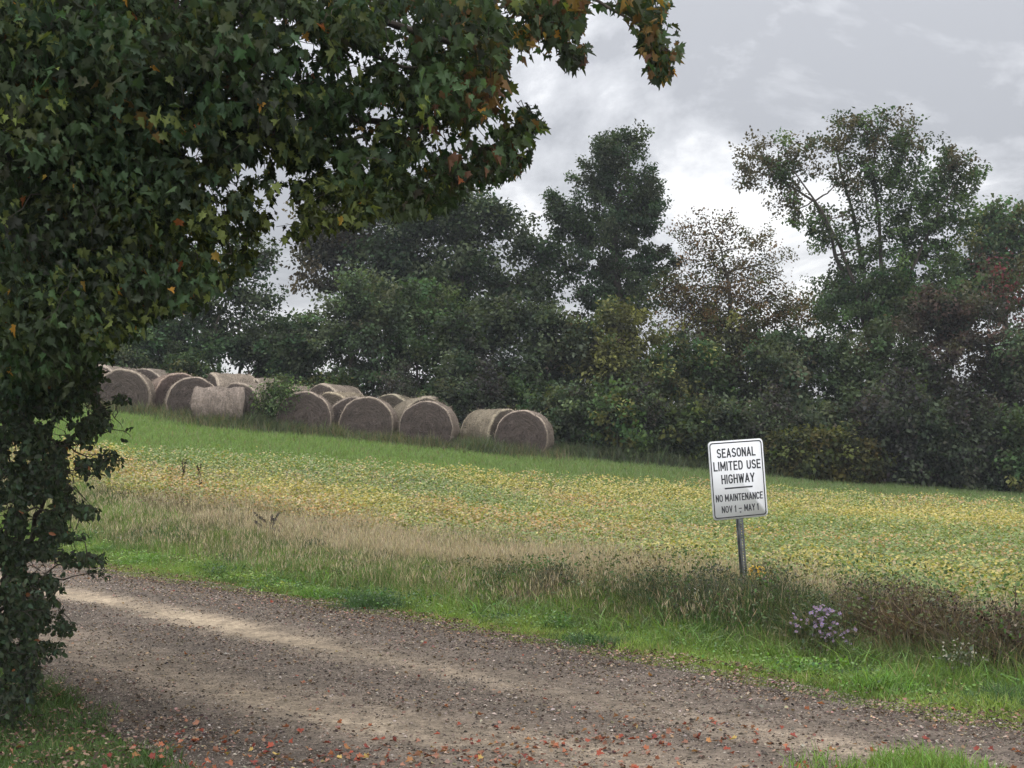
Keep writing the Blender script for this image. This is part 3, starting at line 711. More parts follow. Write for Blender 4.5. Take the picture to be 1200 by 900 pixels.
far_tree('rounded_tree', 'green rounded tree beyond the red leaved tree at the right edge', 'tree', 1175, 51,
         [(1160, 262, 26, 20, 16), (1190, 280, 34, 26, 24), (1150, 300, 34, 24, 22), (1215, 262, 34, 28, 24), (1140, 335, 36, 24, 24), (1190, 330, 50, 30, 30), (1120, 360, 34, 24, 20), (1240, 320, 40, 40, 26)],
         (1178, 320), .18, colors(FOREST, OLIVE, .2), leaf=.13, clump_r=.26, per=32)
far_tree('red_leaved_tree', 'thin tree with dull red leaves at the right edge of the thicket', 'tree', 1168, 42,
         [(1165, 315, 12, 20, 6), (1178, 345, 18, 18, 7), (1198, 335, 18, 26, 8), (1160, 360, 16, 14, 6), (1195, 385, 22, 20, 8)],
         (1168, 360), .07, colors((.11, .034, .034), (.065, .07, .04), .50, second=(.07, .06, .04), sec_p=.3), leaf=.095, clump_r=.24, per=17, stems=2)
# middle layer of small trees
def mid(name, label, px, Y, x0, x1, top, bot, col, n=110, per=30, leaf=.10, stems=2, gap=0):
    L_ = []; w2 = (x1 - x0) / 2; cx = (x0 + x1) / 2; k = max(3, int((x1 - x0) / 22))
    for i in range(k):
        t = (i + .5) / k * 2 - 1; tp = top + (abs(t) ** 2) * 30 + rng.uniform(-5, 9)
        for j, yy in enumerate(np.arange(tp + 18, bot, 34)):
            if rng.random() < gap: continue
            L_.append((cx + t * w2 * .85 + rng.uniform(-8, 8), yy, 25 * rng.uniform(.8, 1.2), 19 * rng.uniform(.8, 1.2), 0, rng.uniform(-1.0, 1.0)))
    a = np.array([l[2] * l[3] for l in L_]); a = a / a.sum()
    L_ = [(l[0], l[1], l[2], l[3], max(3, int(n * a[i] + .5)), l[5]) for i, l in enumerate(L_)]
    return far_tree(name, label, 'tree', px, Y, L_, (px, (top + bot) / 2 + 10), .10, col, leaf=leaf, clump_r=.17, per=per, stems=stems, twigs=.7)
T = 'small_tree'
mid(T, 'small dark tree behind the group of bales left of the green shrub', 350, 42.5, 320, 400, 335, 470, colors(DKGREEN, GREYG, .3), 120, gap=.3)
mid(T, 'grey green small tree with fine twigs behind the bales at centre left', 430, 42, 385, 480, 325, 475, colors(GREYG, DKGREEN, .3), 190, 24)
mid(T, 'rounded green small tree rising behind the largest pair of hay bales', 500, 42.5, 455, 560, 335, 490, colors(FOREST, (.07, .085, .04), .3), 250)
mid(T, 'broad bluish green small tree left of the gap beside the last two bales', 585, 41.5, 530, 650, 345, 505, colors((.042, .058, .034), GREYG, .3), 290)
mid(T, 'dark small tree directly behind the rightmost pair of bales', 655, 42, 620, 710, 370, 515, colors(GREYG, DKGREEN, .4), 210)
mid(T, 'olive topped small tree under the tall narrow oak', 712, 41, 675, 765, 365, 520, colors((.062, .070, .033), OLIVE, .5), 230)
mid(T, 'green leafy small tree between the oak and the sparse brown tree', 790, 41, 750, 850, 400, 530, colors(FOREST, OLIVE, .25), 220)
mid(T, 'yellowish small tree under the sparse brown tree', 855, 42.5, 800, 935, 382, 535, colors((.062, .062, .034), OLIVE, .35), 260)
mid(T, 'dense grey small tree below the left branches of the wide open tree', 935, 41.5, 880, 1000, 385, 550, colors(GREYG, DKGREEN, .3), 260)
mid(T, 'light green small tree in front of the stems of the wide open tree', 1030, 41, 975, 1090, 395, 560, colors((.060, .078, .038), GREYG, .35), 260)
mid(T, 'large greyish small tree with reddish twigs filling the right of the thicket', 1115, 42, 1055, 1180, 345, 565, colors((.062, .058, .045), (.090, .060, .050), .25), 340, 26)
mid(T, 'smoky grey green small tree cut by the right edge of view', 1200, 41, 1150, 1270, 385, 570, colors(GREYG, (.07, .06, .045), .3), 280)
mid(T, 'dark small tree behind the leftmost bales', 170, 43, 110, 240, 375, 450, colors(DKGREEN), 160)
mid(T, 'dark thin small tree right of the slender tree behind the bales', 300, 43.5, 240, 345, 390, 460, colors(DKGREEN, GREYG, .3), 80, gap=.4)

# shrubs of the front row: three kinds, copied
def bush_proto(label, wd, ht, col, n, leaf=.085, per=26):
    L_ = []; k = 7
    for i in range(k):
        a = i * 2.4; r = .55 * math.sqrt((i + .3) / k)
        L_.append(((r * wd * math.cos(a), r * wd * .8 * math.sin(a), ht * rng.uniform(.35, .68)), (wd * .36, wd * .34, ht * .32), n // k))
    for i in range(4):
        a = i * 1.57 + .4; L_.append(((.55 * wd * math.cos(a), .5 * wd * math.sin(a), ht * .22), (wd * .3, wd * .3, ht * .2), n // 9))
    w_, f_ = grow(L_, (0, 0, 0), (0, 0, ht * .45), .035, leaf, .13, per, col, stems=4, twigs=.6, dens=2.0, lsc=1.45)
    return put_tree('shrub', w_, f_, (0, 0, 0), label, 'shrub', trunk_name='stems')
P = [bush_proto('a', 1.3, 2.3, colors(GREYG, DKGREEN, .3), 170), bush_proto('b', 1.5, 1.9, colors(FOREST, OLIVE, .2), 170),
     bush_proto('c', 1.1, 2.7, colors((.055, .055, .042), GREYG, .4), 150, .075, 24), bush_proto('d', 1.1, 1.15, colors(OLIVE, (.05, .06, .03), .4), 120)]
used = set()
SH = [  # px, Y, proto, scale, colour, label
    (130, 40.5, 0, .9, (1, 1, 1), 'dark bush behind the leftmost hay bale'),
    (225, 41, 1, .8, (.8, .8, .9), 'low dark bush behind the reddish bale at left'),
    (335, 40.6, 0, .65, (.9, .9, .9), 'low bush behind the leafy shrub among the bales'),
    (385, 40.8, 1, .8, (.8, .8, .8), 'dark bush behind the pale weathered bale at centre left'),
    (470, 40.2, 2, .75, (.9, .9, 1), 'grey twiggy bush behind the bale with a green top'),
    (530, 39.6, 0, .9, (.85, .85, .9), 'dark bush behind the large double bale'),
    (565, 39.4, 2, .9, (.8, .8, .9), 'dusky bush filling the gap left of the last bales'),
    (625, 39.8, 1, 1.0, (.85, .9, .9), 'rounded bush right behind the last two bales'),
    (672, 38.6, 0, 1.0, (.9, .95, .95), 'bush just right of the last bale'),
    (715, 38.6, 1, 1.05, (1, 1, .9), 'leafy green bush under the olive topped tree'),
    (760, 38.4, 2, .9, (.9, 1, .9), 'upright bush behind the goldenrod flowers'),
    (800, 38.4, 3, 1.3, (.55, .7, .6), 'yellow green bush left of the road sign'),
    (838, 38.8, 0, 1.05, (.85, .85, .9), 'dark bush directly above the left corner of the road sign'),
    (895, 38.6, 2, .95, (1.1, 1.15, 1.1), 'pale grey green bush above the right corner of the road sign'),
    (930, 37.8, 3, 1.05, (.62, .66, .62), 'low yellowish shrub right of the road sign'),
    (965, 37.8, 3, 1.15, (.66, .66, .58), 'low golden olive shrub second to the right of the sign'),
    (1003, 38.0, 3, 1.0, (.58, .54, .50), 'low brownish olive shrub third to the right of the sign'),
    (960, 39.4, 0, 1.1, (.9, .9, .95), 'dark bush behind the low golden olive shrub'),
    (1045, 38.4, 2, 1.25, (.75, .75, .85), 'tall smoky dark bush right of the low olive shrubs'),
    (1085, 38.6, 0, 1.2, (.75, .75, .85), 'broad blackish bush at the foot of the greyish tree'),
    (1125, 38.4, 2, 1.2, (.8, .8, .9), 'grey twiggy bush left of the red leaved tree'),
    (1165, 38.8, 0, 1.2, (.8, .8, .9), 'dark bush at the foot of the red leaved tree'),
    (1205, 38.4, 1, 1.2, (.9, .9, .95), 'leafy bush cut by the right edge at the field corner'),
]
for px, Y, k, sc, c, lab in SH:
    o = P[k] if k not in used else copy_tree(P[k]); used.add(k)
    b = base_at(px, Y); o.location = b; o.scale = (sc, sc, sc); o.rotation_euler = (0, 0, rng.uniform(0, 6.28)); o['label'] = lab; o['group'] = 'bushes along the edge of the thicket'
    for ch in o.children:
        if ch.name.startswith('crown'): ch.color = (*c, 1)

# ------------------------------------------------------------------ hay bales
def hay_mat():
    m, t, N, L = new_mat('weathered_hay')
    o = N('ShaderNodeOutputMaterial'); p = N('ShaderNodeBsdfPrincipled'); p.inputs['Roughness'].default_value = .95; p.inputs['Specular IOR Level'].default_value = .1
    a = N('ShaderNodeAttribute'); a.attribute_name = 'tint'; oi = N('ShaderNodeObjectInfo'); tcn = N('ShaderNodeTexCoord')
    n1 = N('ShaderNodeTexNoise'); n1.inputs['Scale'].default_value = 26; n1.inputs['Detail'].default_value = 8; n1.inputs['Roughness'].default_value = .75
    n2 = N('ShaderNodeTexNoise'); n2.inputs['Scale'].default_value = 3.2; n2.inputs['Detail'].default_value = 5
    wv = N('ShaderNodeTexNoise'); wv.inputs['Scale'].default_value = 20; wv.inputs['Detail'].default_value = 4
    # rolled layers: rings round the axis (local X)
    sp = N('ShaderNodeSeparateXYZ'); L(tcn.outputs['Object'], sp.inputs[0])
    cb = N('ShaderNodeCombineXYZ'); L(sp.outputs[1], cb.inputs[0]); L(sp.outputs[2], cb.inputs[1])
    ln = N('ShaderNodeVectorMath'); ln.operation = 'LENGTH'; L(cb.outputs[0], ln.inputs[0])
    cr2 = N('ShaderNodeCombineXYZ'); L(ln.outputs['Value'], cr2.inputs[0]); L(n2.outputs['Fac'], cr2.inputs[1]); L(sp.outputs[0], cr2.inputs[2])
    L(cr2.outputs[0], wv.inputs['Vector'])
    L(tcn.outputs['Object'], n1.inputs['Vector']); L(tcn.outputs['Object'], n2.inputs['Vector'])
    def mr(src, lo, hi):
        r = N('ShaderNodeMapRange'); r.inputs['From Min'].default_value = .3; r.inputs['From Max'].default_value = .7; r.inputs['To Min'].default_value = lo; r.inputs['To Max'].default_value = hi
        L(src, r.inputs['Value']); return r.outputs[0]
    x1 = N('ShaderNodeMath'); x1.operation = 'MULTIPLY'; L(mr(n1.outputs['Fac'], .72, 1.3), x1.inputs[0]); L(mr(n2.outputs['Fac'], .75, 1.25), x1.inputs[1])
    x2 = N('ShaderNodeMath'); x2.operation = 'MULTIPLY'; L(x1.outputs[0], x2.inputs[0]); L(mr(wv.outputs['Fac'], .6, 1.4), x2.inputs[1])
    mul = N('ShaderNodeMix'); mul.data_type = 'RGBA'; mul.blend_type = 'MULTIPLY'; mul.inputs[0].default_value = 1
    L(a.outputs['Color'], mul.inputs[6]); L(oi.outputs['Color'], mul.inputs[7])
    vm = N('ShaderNodeVectorMath'); vm.operation = 'SCALE'; L(mul.outputs[2], vm.inputs[0]); L(x2.outputs[0], vm.inputs['Scale']); L(vm.outputs[0], p.inputs['Base Color'])
    b = N('ShaderNodeBump'); b.inputs['Strength'].default_value = 1; b.inputs['Distance'].default_value = .04
    L(wv.outputs['Fac'], b.inputs['Height']); L(b.outputs[0], p.inputs['Normal']); L(p.outputs[0], o.inputs[0]); return m
M_HAY = hay_mat()
def bale_mesh(seed, Rr=.76, Ln=1.25, slump=0.0, body=(.17, .143, .115), face=(.080, .066, .057)):
    """round bale, axis along local X, centre at origin; flattened where it rests; wound side paler than the cut ends"""
    K = 56; prof = []     # (x, r)
    h = Ln / 2
    for r in (0, .12, .3, .48, .62, .70): prof.append((-h - .03 * math.cos(r * 2), r))
    prof += [(-h + .01, Rr - .02), (-h + .05, Rr)]
    for t in np.linspace(-.8, .8, 9): prof.append((h * t, Rr + .012 * math.sin(t * 9 + seed)))
    prof += [(h - .05, Rr), (h - .01, Rr - .02)]
    for r in (.70, .62, .48, .3, .12, 0): prof.append((h + .03 * math.cos(r * 2), r))
    prof = np.array(prof); ang = np.arange(K) * 2 * math.pi / K
    r_ = prof[:, 1:2] * (1 + 0 * ang[None]); x_ = prof[:, 0:1] + 0 * ang[None]
    rs = np.random.default_rng(seed)
    nz = vnoise(np.cos(ang) * 2 + 9 + x_ * 1.5, np.sin(ang) * 2 + 9 + x_, .5, seed) - .5
    r_ = r_ * (1 + .09 * nz * (prof[:, 1:2] > .3)); x_ = x_ + .06 * (vnoise(r_ * np.cos(ang) + 5, r_ * np.sin(ang) + 5, .3, seed + 1) - .5) * (np.abs(prof[:, 0:1]) > h - .02)
    Yv = r_ * np.cos(ang) * 1.03; Zv = r_ * np.sin(ang)
    Zv = np.where(Zv < -.5 * Rr, -.5 * Rr + (Zv + .5 * Rr) * .55, Zv)
    if slump:
        Zv = Zv * (1 - .16 * slump) ; Zv = Zv + slump * .28 * (vnoise(x_ + 7, Yv + 7, .22, 5) - .62) * (Zv > .15) ; x_ = x_ * (1 + .08 * np.sin(Zv * 6) * slump)
    v = np.stack([x_, Yv, Zv], -1)
    n_ = len(prof); i = np.arange(n_ - 1)[:, None] * K; j = np.arange(K)[None]; k = (j + 1) % K
    f = np.stack([i + j, i + k, i + K + k, i + K + j], -1).reshape(-1, 4)
    side = (prof[:, 1] >= Rr - .03)[:, None, None]
    ringed = np.where(side, np.array(body), np.array(face)) * np.ones((n_, K, 1))
    topw = .0 * side      # bleached weathered crown
    ringed = ringed * (1 + topw)
    rim = ((prof[:, 1] >= Rr - .03) & (np.abs(prof[:, 0]) > h - .07))[:, None, None]  # light catching the straw ends, painted in as a paler rim colour
    if not slump: ringed = np.where(rim, np.array((.30, .255, .205)), ringed)
    g = Geo(); g.add(v.reshape(-1, 3), f, ringed.reshape(-1, 3))
    # loose straw wisps sticking out
    m = 1500; pi = rs.integers(1, n_ - 1, m); ki = rs.integers(0, K, m); pos = v[pi, ki]; c0 = unit(np.stack([np.sign(pos[:, 0]) * (np.abs(pos[:, 0]) > h - .03), pos[:, 1], pos[:, 2]], 1))
    tip = unit(c0 * .5 + rng.normal(size=(m, 3)) * .8); sz = rs.uniform(.04, .12, m)
    stamp(g, QUAD, QUAD_F, pos, tip, rand_dirs(m), sz, ringed[pi, ki] * (1 + .3 * rs.normal(size=(m, 1))), sz * .16)
    return g
BP = []
for i in range(5):
    BP.append(bale_mesh(40 + i, Rr=.74 + .015 * (i % 3), Ln=1.2 + .05 * (i % 2)).mesh('hay_bale', M_HAY, True))
BP.append(bale_mesh(60, Rr=.70, Ln=1.35, slump=.55, body=(.165, .137, .113)).mesh('hay_bale', M_HAY, True))
# px of centre, top py, Y, yaw of the axis (0 = across the view, 90 = end towards us), proto, colour, label
BA = [
    (109, 430, 38.6, 70, 0, (1.1, .95, .95), 'reddish hay bale mostly hidden behind the shrub leaves at far left'),
    (128, 427, 39.2, 60, 1, (1.05, 1, 1), 'hay bale peeping over the leftmost front bale'),
    (141, 432, 37.2, 96, 2, (.95, .9, .85), 'leftmost bale of the front row with its round end towards the road'),
    (173, 430, 39.6, 75, 3, (.9, .88, .88), 'dark hay bale second from the left behind the front row'),
    (199, 436, 38.4, 118, 4, (1.1, .88, .85), 'reddish hay bale leaning between two dark round ends at left'),
    (220, 440, 37.3, 106, 0, (.95, .88, .86), 'hay bale with dark round end directly left of the slumped bale'),
    (252, 455, 36.0, 8, 5, (1.05, 1, 1), 'slumped hay bale lying side on with a ragged collapsed top'),
    (266, 436, 39.6, 30, 1, (1.15, 1.1, 1.05), 'pale bale standing behind the slumped one'),
    (286, 448, 37.6, 70, 2, (.85, .8, .78), 'dark round ended bale just right of the slumped bale'),
    (312, 441, 40.0, 40, 3, (1.1, 1.08, 1.05), 'pale bale behind the leafy green shrub'),
    (340, 450, 39.3, 60, 4, (.9, .85, .8), 'bale glimpsed between the leafy shrub and the front bale'),
    (355, 457, 36.4, 93, 0, (.95, .86, .86), 'front bale right of the leafy green shrub with its round end facing us'),
    (390, 449, 39.4, 55, 1, (1.15, 1.1, 1.05), 'pale bale at the back between two front row bales'),
    (398, 459, 38.4, 60, 2, (1.1, 1.05, .8), 'yellowish bale wedged behind the middle front bale'),
    (411, 463, 37.6, 100, 3, (.85, .8, .8), 'dark bale tucked just behind the left rim of the middle front bale'),
    (430, 464, 36.6, 88, 4, (.95, .88, .86), 'middle front bale standing alone with a bright rim'),
    (466, 460, 39.2, 65, 0, (.95, 1.0, .8), 'bale with a greenish mossy top behind the middle of the row'),
    (490, 465, 38.2, 115, 1, (1.0, 1.0, .85), 'greenish bale whose side shows left of the double bale'),
    (506, 464, 38.9, 80, 2, (.95, .92, .9), 'bale just showing above the double bale'),
    (502, 468, 36.4, 84, 3, (.9, .82, .82), 'front bale with a second rim showing at its right side'),
    (578, 478, 37.4, 135, 4, (.95, .95, .75), 'yellow green tinged bale turned aside next to the last bale'),
    (615, 479, 36.6, 80, 0, (.95, .86, .86), 'rightmost hay bale standing at the end of the row'),
]
for px, top, Y, yaw, k, c, lab in BA:
    o = link('hay_bale', BP[k]); t = W(px, top, Y + .0)
    Rr = .74 if k < 5 else .56
    o.location = (t[0], Y + .55, t[2] - Rr); o.rotation_euler = (0, 0, R(yaw)); c = tuple(.5 + .5 * q_ for q_ in c); o.color = (*c, 1); o.scale = (.95, .93, .95)
    tag(o, lab, 'hay bale', 'old round hay bales along the edge of the wood')
    # settled on the ground: the flat underside sits at most a hand deep in the turf
print('bale gaps', [round(o.location.z - .58 - float(ground_z(o.location.x, o.location.y)), 2) for o in bpy.data.objects if o.name.startswith('hay_bale')])

# leafy shrub among the bales
b = base_at(328, 36.9)
w_, f_ = grow([((b[0], b[1] - .3, b[2] + .85), (.55, .5, .42), 90), ((b[0] + .3, b[1] - .1, b[2] + .5), (.35, .4, .35), 26), ((b[0] - .25, b[1], b[2] + .45), (.4, .4, .35), 26)], b, b + np.array([0, 0, .5]), .02, .08, .12, 26,
              colors((.075, .115, .045), (.06, .085, .035), .3), stems=3)
put_tree('leafy_shrub', w_, f_, b, 'small bright leafy shrub growing up among the hay bales', 'shrub', trunk_name='stems')
# tall weeds round the feet of the bales
def bale_weeds():
    g = Geo()
    for px, top, Y, yaw, k, c, lab in BA:
        if Y > 38: continue
        q = 1500; x = (px - 600) / FPX * Y + rng.normal(0, .6, q); y = Y - .35 + rng.normal(0, .3, q)
        cl = vnoise(x, y, .4, 90); h = rng.uniform(.12, .5, q) * (.4 + cl)
        col = mixc(np.array((.075, .11, .045)), np.array((.19, .15, .09)), np.clip(rng.random(q) * 1.3 - .3, 0, 1)) * (1 + .2 * rng.normal(size=(q, 1)))
        blades(g, x, y, ground_z(x, y), h, rng.uniform(.01, .02, q), rng.uniform(.1, .6, q), np.clip(col, .01, .8))
    for cx, q, sp in ((290, 2500, .8), (560, 1400, .5), (645, 1500, .8), (325, 1500, .6), (700, 1600, 1.1), (800, 1600, 1.6), (870, 1200, 1.0)):
        Y = 36.2 if cx < 600 else 37.4; x = (cx - 600) / FPX * Y + rng.normal(0, sp, q); y = Y + rng.normal(0, .25, q)
        h = rng.uniform(.2, .6, q) * (.4 + vnoise(x, y, .4, 91))
        blades(g, x, y, ground_z(x, y), h, rng.uniform(.01, .022, q), rng.uniform(.1, .9, q), jitter((.085, .105, .055), q, .35, .12))
    tag(g.build('rank_weeds', M_GRASS), 'rank weeds growing round the feet of the hay bales', 'weeds', kind='stuff')
bale_weeds()

# ------------------------------------------------------------------ road sign
def sign_scene():
    Y = 13.75; foot = W(874.5, 715, Y); foot[2] = float(ground_z(foot[0], foot[1])) - .05
    e = empty('road_sign', tuple(foot)); tag(e, 'white rectangular seasonal road notice leaning left on a steel post in the weeds', 'road sign')
    cen = W(863, 561.5, Y); h = cen[2] - foot[2]
    lean = math.atan((foot[0] - cen[0]) / h); e.rotation_euler = (0, -lean, 0)
    H = h / math.cos(lean)               # post length up to the plate's centre
    yaw = R(21)
    m, t, N, L = new_mat('sign_white')
    o_ = N('ShaderNodeOutputMaterial'); p = N('ShaderNodeBsdfPrincipled'); p.inputs['Roughness'].default_value = .7
    tcn = N('ShaderNodeTexCoord'); n1 = N('ShaderNodeTexNoise'); n1.inputs['Scale'].default_value = 5; n1.inputs['Detail'].default_value = 6
    mpn = N('ShaderNodeMapping'); mpn.inputs['Scale'].default_value = (2, 1, .5); L(tcn.outputs['Object'], mpn.inputs[0]); L(mpn.outputs[0], n1.inputs['Vector'])
    r = N('ShaderNodeValToRGB'); r.color_ramp.elements[0].color = (.735, .735, .74, 1); r.color_ramp.elements[1].color = (.76, .765, .78, 1); r.color_ramp.elements[0].position = .3; r.color_ramp.elements[1].position = .6
    L(n1.outputs['Fac'], r.inputs[0]); L(r.outputs[0], p.inputs['Base Color']); L(p.outputs[0], o_.inputs[0])
    black = solid('sign_black', (.018, .019, .024), .45)
    steel = noise_mat('galvanised_steel', (.10, .105, .115), (.30, .31, .32), 25, .5, .15, (1, 1, .4), metal=.55)
    def rrect(w, h, r, k=7):
        pts = []
        for cx, cz, a0 in ((w / 2 - r, h / 2 - r, 0), (-w / 2 + r, h / 2 - r, 90), (-w / 2 + r, -h / 2 + r, 180), (w / 2 - r, -h / 2 + r, 270)):
            for i in range(k): a = R(a0 + 90 * i / (k - 1)); pts.append((cx + r * math.cos(a), cz + r * math.sin(a)))
        return np.array(pts)
    Wd, Ht = .61, .762
    rot = Matrix.Rotation(yaw, 4, 'Z'); 
    def place(o, z=0): o.parent = e; o.location = (0, 0, H + z); o.rotation_euler = (0, 0, yaw)
    a = rrect(Wd, Ht, .04); n = len(a); g = Geo()
    fr = np.stack([a[:, 0], np.full(n, -.032), a[:, 1]], 1); bk = fr + np.array([0, .003, 0])
    g.add(np.concatenate([fr, bk]), [np.arange(n)[None], (n + np.arange(n))[::-1][None], np.array([[i, n + i, n + (i + 1) % n, (i + 1) % n] for i in range(n)])], (1, 1, 1))
    place(g.build('plate', m))
    # black border line
    o1 = rrect(Wd - .030, Ht - .030, .032); o2 = rrect(Wd - .052, Ht - .052, .024); g = Geo()
    v = np.concatenate([np.stack([o1[:, 0], np.full(n, -.0332), o1[:, 1]], 1), np.stack([o2[:, 0], np.full(n, -.0332), o2[:, 1]], 1)])
    g.add(v, np.array([[i, (i + 1) % n, n + (i + 1) % n, n + i] for i in range(n)]), (1, 1, 1)); place(g.build('border', black))
    # lettering: every character is drawn from strokes, like the narrow highway alphabet
    def arc(cx, cz, rx, rz, a0, a1, k=9): return [(cx + rx * math.cos(R(a0 + (a1 - a0) * i / (k - 1))), cz + rz * math.sin(R(a0 + (a1 - a0) * i / (k - 1)))) for i in range(k)]
    oval = arc(.3, .68, .3, .32, 0, 180) + arc(.3, .32, .3, .32, 180, 360) + [(.6, .68)]
    GL = {'S': ([arc(.29, .745, .27, .255, 25, 180) + arc(.29, .745, .27, .235, 180, 255)[1:] + [(.42, .46)] + arc(.29, .27, .29, .22, 50, 0)[1:] + arc(.29, .255, .29, .255, 0, -160)[1:]], .58),
          'E': ([[(.5, 1), (0, 1), (0, 0), (.5, 0)], [(0, .52), (.43, .52)]], .5), 'A': ([[(0, 0), (.31, 1), (.62, 0)], [(.11, .28), (.51, .28)]], .62),
          'O': ([oval], .6), 'N': ([[(0, 0), (0, 1), (.55, 0), (.55, 1)]], .55), 'L': ([[(0, 1), (0, 0), (.48, 0)]], .48), 'I': ([[(0, 0), (0, 1)]], .02),
          'M': ([[(0, 0), (0, 1), (.36, .25), (.72, 1), (.72, 0)]], .72), 'T': ([[(0, 1), (.54, 1)], [(.27, 1), (.27, 0)]], .54),
          'D': ([[(0, 0), (0, 1), (.26, 1)] + arc(.26, .66, .3, .34, 90, 0)[1:] + arc(.26, .34, .3, .34, 0, -90) + [(0, 0)]], .56),
          'U': ([[(0, 1), (0, .3)] + arc(.28, .3, .28, .3, 180, 360) + [(.56, 1)]], .56), 'H': ([[(0, 0), (0, 1)], [(.55, 0), (.55, 1)], [(0, .52), (.55, .52)]], .55),
          'G': ([arc(.3, .68, .3, .32, 20, 180) + arc(.3, .32, .3, .32, 180, 360) + [(.6, .48), (.34, .48)]], .6), 'W': ([[(0, 1), (.2, 0), (.41, .95), (.62, 0), (.82, 1)]], .82),
          'Y': ([[(0, 1), (.3, .45), (.6, 1)], [(.3, .45), (.3, 0)]], .6), 'V': ([[(0, 1), (.29, 0), (.58, 1)]], .58), 'C': ([arc(.3, .68, .3, .32, 20, 180) + arc(.3, .32, .3, .32, 180, 340)], .58),
          '1': ([[(.0, .8), (.14, 1), (.14, 0)]], .16)}
    def text(s_, z, cap, x0, x1, wt=.15):
        adv = []; x = 0.
        for ch in s_:
            if ch == ' ': x += .42; adv.append(None); continue
            adv.append(x); x += GL[ch][1] + .34
        full = x - .34; sx = (x1 - x0 - wt * cap) / full; sz = cap * (1 - wt); hw = wt * cap / 2; g = Geo(); lay = 0
        for ch, ax in zip(s_, adv):
            if ax is None: continue
            for line in GL[ch][0]:
                p = np.array([(x0 + hw + (ax + a) * sx, z - cap / 2 + hw + b_ * sz) for a, b_ in line])
                for a, b_ in zip(p[:-1], p[1:]):
                    L_ = np.linalg.norm(b_ - a)
                    if L_ < 1e-6: continue
                    d = (b_ - a) / L_; nn = np.array([-d[1], d[0]]) * hw; ex = d * (hw * .98 if len(line) < 8 else hw * .35); y = -.0333 - .00005 * (lay % 12); lay += 1
                    q = [a - ex - nn, b_ + ex - nn, b_ + ex + nn, a - ex + nn]
                    g.add([(t_[0], y, t_[1]) for t_ in q], np.array([(0, 1, 2, 3)]), (1, 1, 1))
        place(g.build('lettering', black))
    text('SEASONAL', .262, .090, -.215, .215); text('LIMITED', .136, .090, -.262, .062); text('USE', .136, .090, .106, .262); text('HIGHWAY', .008, .090, -.185, .185)
    text('NO MAINTENANCE', -.172, .070, -.262, .262); text('NOV 1', -.282, .066, -.205, -.045); text('MAY 1', -.282, .066, .045, .205)
    def bar(x0, x1, z0, z1, nm):
        g = Geo(); g.add([(x0, -.0334, z0), (x1, -.0334, z0), (x1, -.0334, z1), (x0, -.0334, z1)], np.array([(0, 1, 2, 3)]), (1, 1, 1)); place(g.build(nm, black))
    bar(-.155, .155, -.088, -.074, 'rule'); bar(-.017, .017, -.288, -.279, 'dash')
    # bolts
    for z in (-.318,):
        g = Geo(); k = 10; a_ = np.arange(k) * 2 * math.pi / k
        v = np.concatenate([np.stack([.009 * np.cos(a_), np.full(k, -.032), z + .009 * np.sin(a_)], 1), np.stack([.007 * np.cos(a_), np.full(k, -.038), z + .007 * np.sin(a_)], 1)])
        g.add(v, [np.array([[i, (i + 1) % k, k + (i + 1) % k, k + i] for i in range(k)]), (k + np.arange(k))[None]], (1, 1, 1)); place(g.build('bolt', steel))
    # U-channel post with its row of punched holes
    g = Geo(); z1 = H + .36
    def box(x0, x1, y0, y1, za, zb):
        v = [(x, y, z) for z in (za, zb) for y in (y0, y1) for x in (x0, x1)]
        g.add(v, [np.array([(0, 1, 5, 4), (1, 3, 7, 5), (3, 2, 6, 7), (2, 0, 4, 6), (0, 2, 3, 1), (4, 5, 7, 6)])], (1, 1, 1))
    box(-.022, -.006, -.028, -.024, 0, z1); box(.006, .022, -.028, -.024, 0, z1)
    z = 0.0
    while z < z1 - .03: box(-.0058, .0058, -.0278, -.0242, z, z + .016); z += .026
    box(-.026, -.022, -.0275, 0, 0, z1); box(.022, .026, -.0275, 0, 0, z1); box(-.040, -.0262, -.004, 0, 0, z1); box(.0262, .040, -.004, 0, 0, z1)
    po = g.build('post', steel, e); po.rotation_euler = (0, 0, yaw)
sign_scene()

